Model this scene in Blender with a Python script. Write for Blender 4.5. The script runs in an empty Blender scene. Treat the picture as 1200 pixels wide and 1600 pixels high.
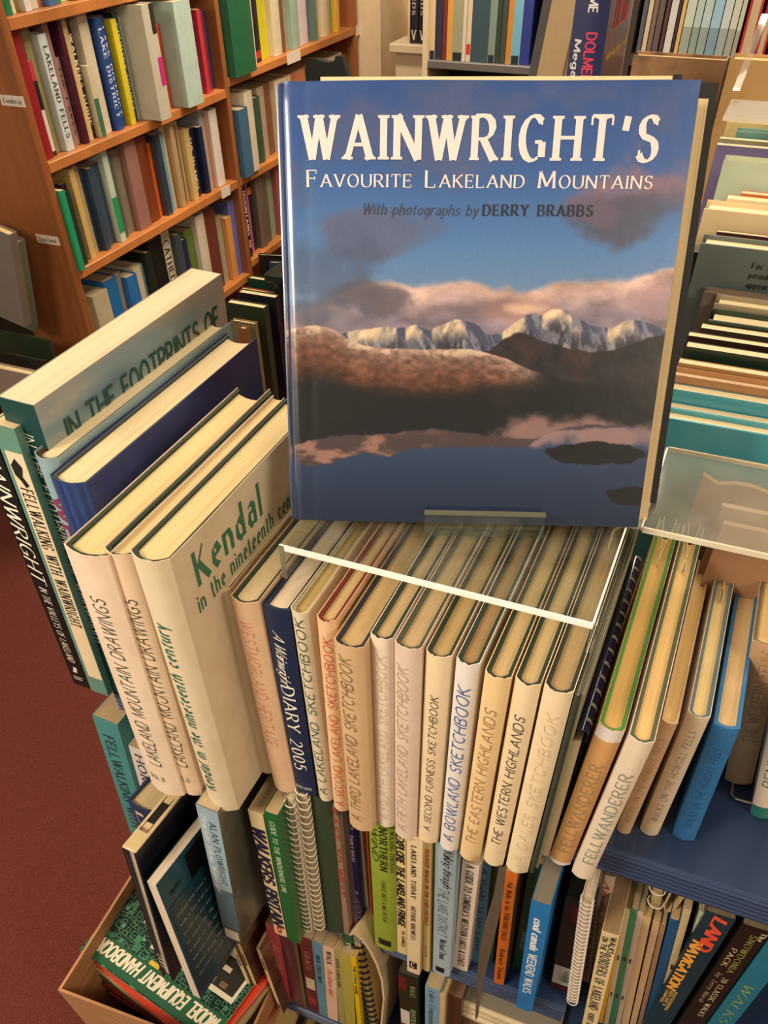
import bpy, math, random
import numpy as np

# ------------------------------------------------------------------ camera, world, lights, exposure
scene = bpy.context.scene
COL = scene.collection
FPX, PCX, PCY = 1216.6, 600.0, 1099.7
AX = np.array([0.92472409, 0.27742909, -0.26061172])
AY = np.array([0.38047403, -0.69379779, 0.61146067])
AZ = np.array([-0.01117486, -0.66458840, -0.74712609])
CAM = np.array([0, 0, 0.62])
from mathutils import Matrix, Vector
cd = bpy.data.cameras.new('camera'); cam = bpy.data.objects.new('camera', cd); COL.objects.link(cam)
R = np.array([AX, AY, AZ])
right, down, fwd = R[:, 0], R[:, 1], R[:, 2]
M = Matrix([[right[i], -down[i], -fwd[i]] for i in range(3)]).to_4x4()
M.translation = Vector(CAM)
cam.matrix_world = M
cd.sensor_fit = 'VERTICAL'; cd.sensor_height = 24; cd.lens = 24 * FPX / 1600
cd.shift_y = (PCY - 800) / 1600; cd.clip_start = 0.02
scene.camera = cam

world = bpy.data.worlds.new('world'); scene.world = world; world.use_nodes = True
world.node_tree.nodes['Background'].inputs[0].default_value = (1.0, 0.83, 0.62, 1)
world.node_tree.nodes['Background'].inputs[1].default_value = 0.30

def area(name, loc, rot, size, size_y, power, color):
    l = bpy.data.lights.new(name, 'AREA'); l.shape = 'RECTANGLE'; l.size = size; l.size_y = size_y
    l.energy = power; l.color = color
    o = bpy.data.objects.new(name, l); COL.objects.link(o); o.location = loc; o.rotation_euler = rot
    return o
WARM = (1.0, 0.83, 0.62)
area('ceiling_lamp_near', (-0.1, 1.3, 1.68), (0, 0, math.radians(80)), 1.5, 0.25, 14.5, WARM)
area('ceiling_lamp_far', (-0.8, 2.9, 1.68), (0, 0, 0), 1.5, 0.3, 58, WARM)
area('front_fill_light', (-1.15, -0.85, 1.25), (math.radians(58), 0, math.radians(-36)), 0.8, 0.35, 29, WARM)  # added fill behind the camera, below the ceiling, to brighten the spines
area('right_fill_light', (1.75, -0.55, 1.5), (math.radians(52), 0, math.radians(47)), 0.8, 0.35, 20, WARM)  # second added fill, lifts the covers on the right; no fitting there
area('shop_window_light', (-2.3, -0.9, 0.9), (math.radians(90), 0, math.radians(-62)), 1.0, 1.2, 7, (0.75, 0.87, 1.0))

vs = scene.view_settings
scene.display_settings.display_device = 'sRGB'
vs.view_transform = 'Standard'; vs.look = 'None'; vs.gamma = 1.0; vs.use_curve_mapping = False
vs.exposure = 0.4

# ------------------------------------------------------------------ measuring helpers
def ray(px, py):
    r = np.array([px - PCX, py - PCY, FPX]); r /= np.linalg.norm(r)
    return np.array([r @ AX, r @ AY, r @ AZ])
def on(px, py, ax, v):
    r = ray(px, py); return CAM + (v - CAM[ax]) / r[ax] * r
def on_plane(px, py, P, N):
    r = ray(px, py); return CAM + ((P - CAM) @ N) / (r @ N) * r

# ------------------------------------------------------------------ materials
def lin(c):
    c = np.array(c[:3], float) / 255
    c = np.where(c <= 0.04045, c / 12.92, ((c + 0.055) / 1.055) ** 2.4)
    return (float(c[0]), float(c[1]), float(c[2]), 1)
_M = {}
def nt(m): return m.node_tree.nodes, m.node_tree.links
def base(name):
    m = bpy.data.materials.new(name); m.use_nodes = True
    return m, m.node_tree.nodes, m.node_tree.links, m.node_tree.nodes['Principled BSDF']
def mix_rgb(N, L, fac, a, b, mode='MIX'):
    x = N.new('ShaderNodeMix'); x.data_type = 'RGBA'; x.blend_type = mode
    if hasattr(fac, 'links'): L.new(fac, x.inputs[0])
    else: x.inputs[0].default_value = fac
    for i, v in ((6, a), (7, b)):
        if hasattr(v, 'links'): L.new(v, x.inputs[i])
        else: x.inputs[i].default_value = v
    return x.outputs[2]
def noise(N, L, scale, vec=None, detail=4, rough=0.6, mapscale=None):
    if vec is None:
        tc = N.new('ShaderNodeTexCoord'); vec = tc.outputs['Object']
    if mapscale is not None:
        mp = N.new('ShaderNodeMapping'); mp.inputs['Scale'].default_value = mapscale; L.new(vec, mp.inputs[0]); vec = mp.outputs[0]
    n = N.new('ShaderNodeTexNoise'); n.inputs['Scale'].default_value = scale; n.inputs['Detail'].default_value = detail
    n.inputs['Roughness'].default_value = rough; L.new(vec, n.inputs['Vector'])
    return n.outputs['Fac']
def ramp(N, L, fac, stops):
    r = N.new('ShaderNodeValToRGB'); L.new(fac, r.inputs[0])
    e = r.color_ramp.elements
    while len(e) < len(stops): e.new(0.5)
    for i, (p, c) in enumerate(stops):
        e[i].position = p; e[i].color = c if len(c) == 4 else lin(c)
    return r.outputs[0]
def bump(N, L, bs, fac, dist, strength=0.5):
    b = N.new('ShaderNodeBump'); b.inputs['Distance'].default_value = dist; b.inputs['Strength'].default_value = strength
    L.new(fac, b.inputs['Height']); L.new(b.outputs[0], bs.inputs['Normal'])
def paper(c, rough=0.45, grime=0.25, coat=0.0):
    """printed card or jacket paper: slight foxing and handling marks"""
    k = ('paper', tuple(c), rough, grime, coat)
    if k in _M: return _M[k]
    m, N, L, bs = base('printed_paper')
    f = noise(N, L, 28, detail=6)
    dark = tuple(v * x for v, x in zip(lin(c), (0.78, 0.70, 0.58))) + (1,)
    f2 = ramp(N, L, f, [(0.42, (0, 0, 0, 1)), (0.75, (grime * 2, grime * 2, grime * 2, 1))])
    L.new(mix_rgb(N, L, f2, lin(c), dark), bs.inputs['Base Color'])
    bs.inputs['Roughness'].default_value = rough
    bs.inputs['Coat Weight'].default_value = coat; bs.inputs['Coat Roughness'].default_value = 0.12
    g = noise(N, L, 9, detail=3); bump(N, L, bs, g, 0.002, 0.25)
    _M[k] = m; return m
def cloth(c):
    k = ('cloth', tuple(c))
    if k in _M: return _M[k]
    m, N, L, bs = base('book_cloth')
    f = noise(N, L, 900, detail=2)
    lc = lin(c)
    L.new(mix_rgb(N, L, f, tuple(v * 0.7 for v in lc[:3]) + (1,), tuple(min(1, v * 1.3) for v in lc[:3]) + (1,)), bs.inputs['Base Color'])
    bs.inputs['Roughness'].default_value = 0.75; bump(N, L, bs, f, 0.0005, 0.6)
    _M[k] = m; return m
def pages(c=(222, 200, 160)):
    """page edges: fine layers across the thickness (local x)"""
    k = ('pages', tuple(c))
    if k in _M: return _M[k]
    m, N, L, bs = base('page_edges')
    f = noise(N, L, 1.0, mapscale=(1500, 6, 6), detail=3)
    f2 = noise(N, L, 1.0, mapscale=(160, 5, 5), detail=5)
    lc = lin(c)
    d1 = tuple(v * x for v, x in zip(lc[:3], (0.62, 0.55, 0.45))) + (1,)
    a = mix_rgb(N, L, ramp(N, L, f, [(0.35, (0.55, 0.55, 0.55, 1)), (0.6, (0, 0, 0, 1))]), lc, d1)
    b = mix_rgb(N, L, ramp(N, L, f2, [(0.45, (0, 0, 0, 1)), (0.75, (0.5, 0.5, 0.5, 1))]), a, d1)
    L.new(b, bs.inputs['Base Color']); bs.inputs['Roughness'].default_value = 0.8
    bump(N, L, bs, f, 0.0006, 0.5)
    _M[k] = m; return m
def plain(c, rough=0.5, metal=0.0, name='paint'):
    k = ('plain', tuple(c), rough, metal, name)
    if k in _M: return _M[k]
    m, N, L, bs = base(name)
    f = noise(N, L, 40, detail=3); lc = lin(c)
    L.new(mix_rgb(N, L, f, tuple(v * 0.88 for v in lc[:3]) + (1,), tuple(min(1, v * 1.1) for v in lc[:3]) + (1,)), bs.inputs['Base Color'])
    bs.inputs['Roughness'].default_value = rough; bs.inputs['Metallic'].default_value = metal
    _M[k] = m; return m
def ink(c, alpha=1.0):
    k = ('ink', tuple(c))
    if k in _M: return _M[k]
    m, N, L, bs = base('printing_ink'); bs.inputs['Base Color'].default_value = lin(c); bs.inputs['Roughness'].default_value = 0.55
    _M[k] = m; return m
def wood(c, axis=(4, 4, 40), name='varnished_wood', rough=0.4):
    k = ('wood', tuple(c), axis)
    if k in _M: return _M[k]
    m, N, L, bs = base(name)
    f = noise(N, L, 1.0, mapscale=axis, detail=6, rough=0.65); lc = lin(c)
    L.new(ramp(N, L, f, [(0.3, tuple(v * 0.62 for v in lc[:3]) + (1,)), (0.5, lc), (0.75, tuple(min(1, v * 1.25) for v in lc[:3]) + (1,))]), bs.inputs['Base Color'])
    bs.inputs['Roughness'].default_value = rough
    _M[k] = m; return m
def clouds(stops, scale=9, stretch=(1, 1, 2), rough=0.3, coat=0.3, name='printed_sky'):
    k = ('clouds', str(stops), scale, stretch)
    if k in _M: return _M[k]
    m, N, L, bs = base(name)
    f = noise(N, L, scale, mapscale=stretch, detail=5, rough=0.5)
    L.new(ramp(N, L, f, stops), bs.inputs['Base Color'])
    bs.inputs['Roughness'].default_value = rough; bs.inputs['Coat Weight'].default_value = coat; bs.inputs['Coat Roughness'].default_value = 0.15
    _M[k] = m; return m
def acrylic(tint=(0.95, 0.97, 0.95), haze=0.0):
    k = ('acrylic', tint, haze)
    if k in _M: return _M[k]
    m = bpy.data.materials.new('clear_acrylic'); m.use_nodes = True; N, L = nt(m); N.clear()
    out = N.new('ShaderNodeOutputMaterial'); tr = N.new('ShaderNodeBsdfTransparent'); tr.inputs[0].default_value = (*tint, 1)
    gl = N.new('ShaderNodeBsdfGlossy'); gl.inputs['Roughness'].default_value = 0.06
    lw = N.new('ShaderNodeLayerWeight'); lw.inputs['Blend'].default_value = .5
    pw = N.new('ShaderNodeMath'); pw.operation = 'POWER'; pw.inputs[1].default_value = 4.0; L.new(lw.outputs['Facing'], pw.inputs[0])
    fr = N.new('ShaderNodeMath'); fr.operation = 'MULTIPLY_ADD'; fr.inputs[1].default_value = .5; fr.inputs[2].default_value = .035; L.new(pw.outputs[0], fr.inputs[0])
    mx = N.new('ShaderNodeMixShader'); L.new(fr.outputs[0], mx.inputs[0]); L.new(tr.outputs[0], mx.inputs[1]); L.new(gl.outputs[0], mx.inputs[2])
    df = N.new('ShaderNodeBsdfDiffuse'); df.inputs[0].default_value = (0.9, 0.88, 0.82, 1)
    sc = noise(N, L, 30, detail=6); rr = ramp(N, L, sc, [(0.4, (haze, haze, haze, 1)), (0.85, (haze + .05, haze + .05, haze + .05, 1))])
    m2 = N.new('ShaderNodeMixShader'); L.new(rr, m2.inputs[0]); L.new(mx.outputs[0], m2.inputs[1]); L.new(df.outputs[0], m2.inputs[2])
    L.new(m2.outputs[0], out.inputs[0]); _M[k] = m; return m
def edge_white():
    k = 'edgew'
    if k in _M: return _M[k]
    m, N, L, bs = base('acrylic_edge_glint'); bs.inputs['Base Color'].default_value = (1, 0.99, 0.96, 1)  # white base colour stands in for lamp light caught in the clear edge
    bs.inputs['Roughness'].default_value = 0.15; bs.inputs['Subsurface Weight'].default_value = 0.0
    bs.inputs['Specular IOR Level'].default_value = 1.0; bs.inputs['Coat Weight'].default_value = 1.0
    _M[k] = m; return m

# ------------------------------------------------------------------ mesh helpers
def tag(o, label=None, cat=None, group=None, kind=None):
    if label: o['label'] = label
    if cat: o['category'] = cat
    if group: o['group'] = group
    if kind: o['kind'] = kind
    return o
def mk(name, verts, faces, mat, parent=None, smooth=False, label=None):
    me = bpy.data.meshes.new(name); me.from_pydata([tuple(map(float, v)) for v in verts], [], faces)
    me.materials.append(mat)
    me.polygons.foreach_set('use_smooth', [True] * len(me.polygons)); me.update()
    if not smooth: me.set_sharp_from_angle(angle=math.radians(33))
    o = bpy.data.objects.new(name, me); COL.objects.link(o)
    if parent: o.parent = parent
    if label: o['label'] = label
    return o
def empty(name, loc, yaw=0, lean=0, pitch=0):
    o = bpy.data.objects.new(name, None); COL.objects.link(o); o.location = [float(v) for v in loc]
    o.empty_display_size = 0.05; o.rotation_mode = 'XYZ'
    o.rotation_euler = (pitch, lean, yaw); return o
def boxg(x0, x1, y0, y1, z0, z1):
    v = [(x0, y0, z0), (x1, y0, z0), (x1, y1, z0), (x0, y1, z0), (x0, y0, z1), (x1, y0, z1), (x1, y1, z1), (x0, y1, z1)]
    f = [(0, 3, 2, 1), (4, 5, 6, 7), (0, 1, 5, 4), (1, 2, 6, 5), (2, 3, 7, 6), (3, 0, 4, 7)]
    return v, f
def join(*gs):
    V, F = [], []
    for v, f in gs:
        n = len(V); V += list(v); F += [tuple(i + n for i in q) for q in f]
    return V, F
def bevbox(x0, x1, y0, y1, z0, z1, b=0.002):
    """box with chamfered vertical and horizontal edges"""
    poly = [(x0 + b, y0), (x1 - b, y0), (x1, y0 + b), (x1, y1 - b), (x1 - b, y1), (x0 + b, y1), (x0, y1 - b), (x0, y0 + b)]
    cx, cy = (x0 + x1) / 2, (y0 + y1) / 2
    def shr(p): return (cx + (p[0] - cx) * (1 - b / max(1e-6, (x1 - x0) / 2)), cy + (p[1] - cy) * (1 - b / max(1e-6, (y1 - y0) / 2)))
    V = [(*shr(p), z0) for p in poly] + [(*p, z0 + b) for p in poly] + [(*p, z1 - b) for p in poly] + [(*shr(p), z1) for p in poly]
    F = [tuple(range(7, -1, -1)), tuple(range(24, 32))]
    for k in range(3):
        for i in range(8):
            j = (i + 1) % 8; F.append((k * 8 + i, k * 8 + j, (k + 1) * 8 + j, (k + 1) * 8 + i))
    return V, F
def prism(poly, z0, z1):
    n = len(poly); tz = z1 if hasattr(z1, '__len__') else [z1] * n
    V = [(p[0], p[1], z0) for p in poly] + [(p[0], p[1], tz[i]) for i, p in enumerate(poly)]
    F = [tuple(range(n - 1, -1, -1)), tuple(range(n, 2 * n))] + [(i, (i + 1) % n, n + (i + 1) % n, n + i) for i in range(n)]
    return V, F
def shell(outer, inner, z0, z1, z0b=None):
    """open strip of wall between two matching polylines, extruded in z (z1 may vary per point)"""
    n = len(outer); tz = list(z1) if hasattr(z1, '__len__') else [z1] * n
    bz = list(z0) if hasattr(z0, '__len__') else [z0] * n
    V = [(*outer[i], bz[i]) for i in range(n)] + [(*outer[i], tz[i]) for i in range(n)] + [(*inner[i], bz[i]) for i in range(n)] + [(*inner[i], tz[i]) for i in range(n)]
    F = []
    for i in range(n - 1):
        j = i + 1
        F += [(i, j, n + j, n + i), (2 * n + j, 2 * n + i, 3 * n + i, 3 * n + j), (n + i, n + j, 3 * n + j, 3 * n + i), (j, i, 2 * n + i, 2 * n + j)]
    F += [(0, n, 3 * n, 2 * n), (n - 1, 3 * n - 1, 4 * n - 1, 2 * n - 1)]
    return V, F
def tube(pts, r, n=6, closed=False):
    pts = [np.array(p, float) for p in pts]; m = len(pts); V, F = [], []
    prev = None
    for i, p in enumerate(pts):
        a = pts[(i - 1) % m] if (closed or i > 0) else p
        b = pts[(i + 1) % m] if (closed or i < m - 1) else p
        t = b - a; t /= np.linalg.norm(t) + 1e-12
        if prev is None:
            up = np.array([0, 0, 1.0]) if abs(t[2]) < 0.9 else np.array([1.0, 0, 0]); nrm = np.cross(t, up)
        else: nrm = prev - t * (prev @ t)
        nrm /= np.linalg.norm(nrm) + 1e-12; prev = nrm; bn = np.cross(t, nrm)
        for k in range(n):
            an = 2 * math.pi * k / n; V.append(p + r * (math.cos(an) * nrm + math.sin(an) * bn))
    for i in range(m if closed else m - 1):
        j = (i + 1) % m
        for k in range(n):
            l = (k + 1) % n; F.append((i * n + k, i * n + l, j * n + l, j * n + k))
    if not closed: F += [tuple(range(n - 1, -1, -1)), tuple(range((m - 1) * n, m * n))]
    return V, F

# ------------------------------------------------------------------ lettering: one stroke skeleton, several pens
def arc(cx, cy, rx, ry, a0, a1, n=9):
    return [(cx + rx * math.cos(math.radians(a0 + (a1 - a0) * i / (n - 1))), cy + ry * math.sin(math.radians(a0 + (a1 - a0) * i / (n - 1)))) for i in range(n)]
G = {}
def g(ch, w, *st): G[ch] = (w, st)
g('A', .72, [(0, 0), (.36, 1), (.72, 0)], [(.13, .34), (.59, .34)])
g('B', .58, [(0, 0), (0, 1)], [(0, 1), (.28, 1)] + arc(.28, .765, .24, .235, 90, -90, 7) + [(0, .53)], [(.28, .53)] + arc(.30, .265, .28, .265, 90, -90, 7) + [(0, 0)])
g('C', .66, arc(.36, .5, .34, .5, 48, 312, 13))
g('D', .66, [(0, 0), (0, 1)], [(0, 1), (.22, 1)] + arc(.22, .5, .44, .5, 90, -90, 9) + [(0, 0)])
g('E', .5, [(0, 0), (0, 1)], [(0, 1), (.48, 1)], [(0, .52), (.4, .52)], [(0, 0), (.5, 0)])
g('F', .48, [(0, 0), (0, 1)], [(0, 1), (.48, 1)], [(0, .52), (.4, .52)])
g('G', .7, arc(.36, .5, .34, .5, 48, 300, 13), [(.42, .42), (.64, .42), (.64, .08)])
g('H', .64, [(0, 0), (0, 1)], [(.64, 0), (.64, 1)], [(0, .52), (.64, .52)])
g('I', .06, [(.03, 0), (.03, 1)])
g('J', .36, [(.32, 1), (.32, .2)] + arc(.16, .18, .16, .18, 0, -150, 6))
g('K', .6, [(0, 0), (0, 1)], [(.54, 1), (0, .42)], [(.18, .58), (.6, 0)])
g('L', .48, [(0, 0), (0, 1)], [(0, 0), (.48, 0)])
g('M', .82, [(0, 0), (.04, 1)], [(.04, 1), (.41, .1), (.78, 1)], [(.78, 1), (.82, 0)])
g('N', .66, [(0, 0), (0, 1)], [(0, 1), (.66, 0)], [(.66, 0), (.66, 1)])
g('O', .74, arc(.37, .5, .36, .5, 90, 450, 17))
g('P', .54, [(0, 0), (0, 1)], [(0, 1), (.26, 1)] + arc(.26, .73, .28, .27, 90, -90, 7) + [(0, .46)])
g('Q', .74, arc(.37, .5, .36, .5, 90, 450, 17), [(.42, .22), (.74, -.08)])
g('R', .6, [(0, 0), (0, 1)], [(0, 1), (.26, 1)] + arc(.26, .74, .27, .26, 90, -90, 7) + [(0, .48)], [(.26, .48), (.6, 0)])
g('S', .52, arc(.27, .75, .23, .25, 30, 230, 8) + arc(.25, .26, .25, .26, 60, -155, 9))
g('T', .62, [(.31, 0), (.31, 1)], [(0, 1), (.62, 1)])
g('U', .64, [(0, 1), (0, .3)] + arc(.32, .3, .32, .3, 180, 360, 9) + [(.64, 1)])
g('V', .68, [(0, 1), (.34, 0)], [(.34, 0), (.68, 1)])
g('W', .98, [(0, 1), (.27, 0)], [(.27, 0), (.49, 1)], [(.49, 1), (.72, 0)], [(.72, 0), (.98, 1)])
g('X', .64, [(0, 1), (.64, 0)], [(0, 0), (.64, 1)])
g('Y', .62, [(0, 1), (.31, .48)], [(.62, 1), (.31, .48)], [(.31, .48), (.31, 0)])
g('Z', .58, [(0, 1), (.56, 1)], [(.56, 1), (0, 0)], [(0, 0), (.58, 0)])
X_ = .66
g('a', .46, arc(.22, .22, .2, .23, 60, 400, 11)[:-1], [(.42, .45), (.42, 0)], [(.06, .6)] + arc(.22, .46, .2, .19, 110, 0, 5))
g('b', .48, [(0, 1), (0, 0)], arc(.22, .3, .24, .31, 160, -160, 11))
g('c', .42, arc(.24, .31, .22, .32, 45, 315, 10))
g('d', .48, [(.44, 1), (.44, 0)], arc(.22, .3, .22, .31, 20, 340, 11))
g('e', .46, [(.04, .34), (.44, .34)] + arc(.24, .32, .21, .32, 10, 300, 10))
g('f', .3, arc(.27, .82, .14, .18, 60, 180, 5) + [(.13, 0)], [(0, .62), (.28, .62)])
g('g', .48, arc(.22, .32, .22, .3, 20, 340, 11), [(.44, .62), (.44, -.1)] + arc(.23, -.1, .21, .2, 0, -140, 6))
g('h', .46, [(0, 1), (0, 0)], [(0, .42)] + arc(.22, .4, .2, .24, 150, 0, 6) + [(.42, 0)])
g('i', .06, [(.03, .64), (.03, 0)], [(.03, .92), (.03, .82)])
g('j', .16, [(.12, .64), (.12, -.12), (0, -.28)], [(.12, .92), (.12, .82)])
g('k', .42, [(0, 1), (0, 0)], [(.38, .64), (0, .24)], [(.14, .38), (.42, 0)])
g('l', .06, [(.03, 1), (.03, 0)])
g('m', .74, [(0, .64), (0, 0)], [(0, .42)] + arc(.2, .42, .17, .22, 150, 0, 5) + [(.37, 0)], [(.37, .42)] + arc(.55, .42, .17, .22, 150, 0, 5) + [(.72, 0)])
g('n', .46, [(0, .64), (0, 0)], [(0, .42)] + arc(.22, .4, .2, .24, 150, 0, 6) + [(.42, 0)])
g('o', .48, arc(.24, .32, .22, .32, 90, 450, 13))
g('p', .48, [(0, .64), (0, -.3)], arc(.22, .32, .24, .31, 160, -160, 11))
g('q', .48, [(.44, .64), (.44, -.3)], arc(.22, .32, .22, .31, 20, 340, 11))
g('r', .3, [(0, .64), (0, 0)], [(0, .4)] + arc(.2, .42, .16, .21, 150, 50, 4))
g('s', .38, arc(.19, .48, .16, .16, 35, 235, 6) + arc(.18, .17, .18, .17, 60, -150, 7))
g('t', .3, [(.12, .86), (.12, .12)] + arc(.22, .12, .1, .12, 180, 290, 4), [(0, .62), (.28, .62)])
g('u', .46, [(0, .64), (0, .22)] + arc(.2, .22, .2, .22, 180, 340, 6), [(.42, .64), (.42, 0)])
g('v', .44, [(0, .64), (.22, 0)], [(.22, 0), (.44, .64)])
g('w', .68, [(0, .64), (.18, 0)], [(.18, 0), (.34, .6)], [(.34, .6), (.5, 0)], [(.5, 0), (.68, .64)])
g('x', .44, [(0, .64), (.44, 0)], [(0, 0), (.44, .64)])
g('y', .44, [(0, .64), (.22, 0)], [(.44, .64), (.1, -.3)])
g('z', .4, [(0, .62), (.4, .62)], [(.4, .62), (0, 0)], [(0, 0), (.4, 0)])
g('0', .5, arc(.25, .5, .24, .5, 90, 450, 15))
g('1', .3, [(.02, .8), (.18, 1), (.18, 0)])
g('2', .5, arc(.25, .74, .23, .26, 160, -30, 8) + [(0, 0), (.5, 0)])
g('5', .5, [(.44, 1), (.1, 1), (.06, .56)] + arc(.24, .32, .25, .32, 110, -150, 9))
g('4', .5, [(.38, 0), (.38, 1), (0, .3), (.5, .3)])
g('3', .5, arc(.24, .76, .22, .24, 150, -80, 7) + arc(.24, .27, .25, .27, 80, -150, 8))
g("'", .1, [(.07, 1), (.02, .68)])
g('.', .08, [(.04, 0), (.04, .07)])
g(':', .08, [(.04, .1), (.04, .18)], [(.04, .5), (.04, .58)])
g('-', .3, [(.02, .42), (.28, .42)])
g('&', .66, [(.66, 0), (.14, .72)] + arc(.3, .8, .17, .19, 190, -30, 7) + [(.1, .34)] + arc(.26, .22, .22, .22, 150, 350, 7) + [(.62, .5)])
g(' ', .34)
G['.'] = (.08, ([(.04, 0), (.04, .07)],))
STY = {  # thick, thin, nib angle, slant, spacing, width factor, serif
    'pen': (.085, .075, 30, .16, .22, .92, 0),
    'penthin': (.055, .05, 30, .16, .26, .95, 0),
    'sans': (.17, .155, 0, 0, .2, .9, 0),
    'sansi': (.25, .17, 0, .2, .17, .85, 0),
    'serif': (.20, .06, 18, 0, .30, .86, .16),
    'serifl': (.13, .05, 18, 0, .26, .9, .10),
    'serifi': (.11, .045, 18, .22, .2, .85, .0),
    'black': (.19, .035, 40, .0, .24, .72, 0),
    'script': (.09, .04, 40, .5, .04, .8, 0)}
def text_geo(s, sty, seed=1):
    th, tn, nib, sl, sp, wf, sf = STY[sty]
    rnd = random.Random(seed); V, F = [], []; x = 0.0; layer = 0
    def quad(a, b, c, d):
        n = len(V); V.extend([(*q, 4 + layer % 2) for q in (a, b, c, d)]); F.append((n, n + 1, n + 2, n + 3))
    def wid(dx, dy):
        an = math.atan2(dy, dx) - math.radians(nib)
        return tn + (th - tn) * abs(math.sin(an)) ** 1.6
    for ch in s:
        k = 1.0; c2 = ch
        if ch == '`': continue
        if sty in ('serif', 'serifl') and ch.islower() and SMALLCAPS[0]: c2 = ch.upper(); k = .76
        w, sts = G.get(c2, G[' '])
        jx = rnd.uniform(-.02, .02) if sty in ('pen', 'penthin') else 0
        jy = rnd.uniform(-.03, .03) if sty in ('pen', 'penthin') else 0
        for st in sts:
            if sty == 'black' and len(st) > 6: st = list(st[::2]) + ([st[-1]] if (len(st) - 1) % 2 else [])
            P = [(x + (p[0] * wf + jx) * k, (p[1] + jy) * k) for p in st]
            Pn = [np.array(p) for p in P]
            # split at sharp corners
            runs = [[Pn[0]]]
            for i in range(1, len(Pn)):
                if np.linalg.norm(Pn[i] - runs[-1][-1]) < 1e-6: continue
                runs[-1].append(Pn[i])
                if i < len(Pn) - 1:
                    d1 = Pn[i] - Pn[i - 1]; d2 = Pn[i + 1] - Pn[i]
                    if np.linalg.norm(d2) > 1e-6 and np.linalg.norm(d1) > 1e-6 and (d1 @ d2) / np.linalg.norm(d1) / np.linalg.norm(d2) < .55: runs.append([Pn[i]])
            for run in runs:
                if len(run) < 2: continue
                layer += 1
                if len(run) == 2 and sty != 'x':      # subdivide long straight strokes so that they can follow a curved spine
                    a, b = run; run = [a + (b - a) * t for t in np.linspace(0, 1, 4)]
                m = len(run); tg = []
                for i in range(m):
                    d = run[min(i + 1, m - 1)] - run[max(i - 1, 0)]; tg.append(d / (np.linalg.norm(d) + 1e-9))
                ext = .25 * th * k if sty != 'black' else .1 * th
                L_, R_ = [], []
                for i in range(m):
                    p = run[i].copy()
                    if i == 0: p = p - tg[0] * ext * (0 if sf else 1)
                    if i == m - 1: p = p + tg[-1] * ext * (0 if sf else 1)
                    ww = wid(*tg[i]) * .5 * k; nx = np.array([-tg[i][1], tg[i][0]])
                    L_.append(p + nx * ww); R_.append(p - nx * ww)
                n = len(V); V.extend([(*q, layer % 4) for q in L_] + [(*q, layer % 4) for q in R_])
                for i in range(m - 1): F.append((n + m + i, n + m + i + 1, n + i + 1, n + i))
            if sf and c2 != "'":
                straight = True
                for (e, o_) in ((0, 1), (-1, -2)):
                    p, q = st[e], st[o_]
                    dx, dy = p[0] - q[0], p[1] - q[1]
                    X0, Y0 = x + p[0] * wf * k, p[1] * k
                    if straight and abs(dy) > abs(dx) * .9 and (abs(p[1]) < .02 or abs(p[1] - 1) < .02 or (c2.islower() and abs(p[1] - .64) < .05)):
                        if c2 == 'N' and p == (.66, 0): continue
                        if c2 in 'VW' and p[1] == 0: continue
                        if c2 in 'vw' and p[1] == 0: continue
                        if c2 == 'A' and p[1] == 1: continue
                        hw = (sf * .95 if c2 not in 'EFLBDPR' else sf * .8) * k
                        tt = tn * 1.0 * k; sgn = 1 if p[1] < .5 else -1
                        y0, y1 = Y0, Y0 + sgn * tt
                        quad((X0 - hw, min(y0, y1)), (X0 + hw, min(y0, y1)), (X0 + hw, max(y0, y1)), (X0 - hw, max(y0, y1)))
                        b = .45 * hw   # bracket
                        quad((X0 - hw * .75, Y0 + sgn * tt), (X0 + hw * .75, Y0 + sgn * tt), (X0 + b, Y0 + sgn * tt * 2.0), (X0 - b, Y0 + sgn * tt * 2.0))
                    elif straight and abs(dx) > abs(dy) and c2 in 'EFLTZ' and e in (-1, 0) and not (p[0] == 0 and c2 in 'EFL'):
                        sgn = 1 if p[1] == 0 else (-1 if p[1] == 1 else 0); hh = .2 * k
                        y0, y1 = (Y0, Y0 + sgn * hh) if sgn else (Y0 - hh * .55, Y0 + hh * .55)
                        tw = tn * .9 * k
                        quad((X0 - tw / 2, min(y0, y1)), (X0 + tw / 2, min(y0, y1)), (X0 + tw / 2, max(y0, y1)), (X0 - tw / 2, max(y0, y1)))
                if c2 in 'CGS' and st is sts[0]:
                    for p, up in ((st[0], 1), (st[-1], -1)):
                        if c2 == 'G' and up == -1: continue
                        X0, Y0 = x + p[0] * wf * k, p[1] * k; tw = tn * k
                        quad((X0 - tw / 2, Y0 - .07 * k), (X0 + tw / 2, Y0 - .07 * k), (X0 + tw / 2, Y0 + .10 * k), (X0 - tw / 2, Y0 + .10 * k))
        x += (w * wf + sp) * k + (.0 if sty != 'serif' else .03)
    W = max(1e-6, x - sp)
    V = [(v[0] + sl * v[1], v[1], v[2]) for v in V]
    return V, F, W
SMALLCAPS = [False]
def put_text(s, sty, fn, length, height, color, parent, name='title_lettering', label=None, smallcaps=False, seed=1, merge=None):
    """fn(u, v) -> 3D, u in metres along the line, v up the letters"""
    SMALLCAPS[0] = smallcaps
    V, F, W = text_geo(s, sty, seed)
    if not V: return
    su = length / W
    o_ = np.array(fn(0, 0), float); nn_ = np.cross(np.array(fn(1e-3, 0)) - o_, np.array(fn(0, 1e-3)) - o_); nn_ /= np.linalg.norm(nn_) + 1e-15
    P = [np.array(fn(v[0] * su, v[1] * height)) + nn_ * 2.2e-5 * v[2] for v in V]
    SMALLCAPS[0] = False
    if merge is not None:
        n = len(merge[0]); merge[0].extend(P); merge[1].extend([tuple(i + n for i in f) for f in F]); return
    return mk(name, P, F, ink(color), parent, label=label)

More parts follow.
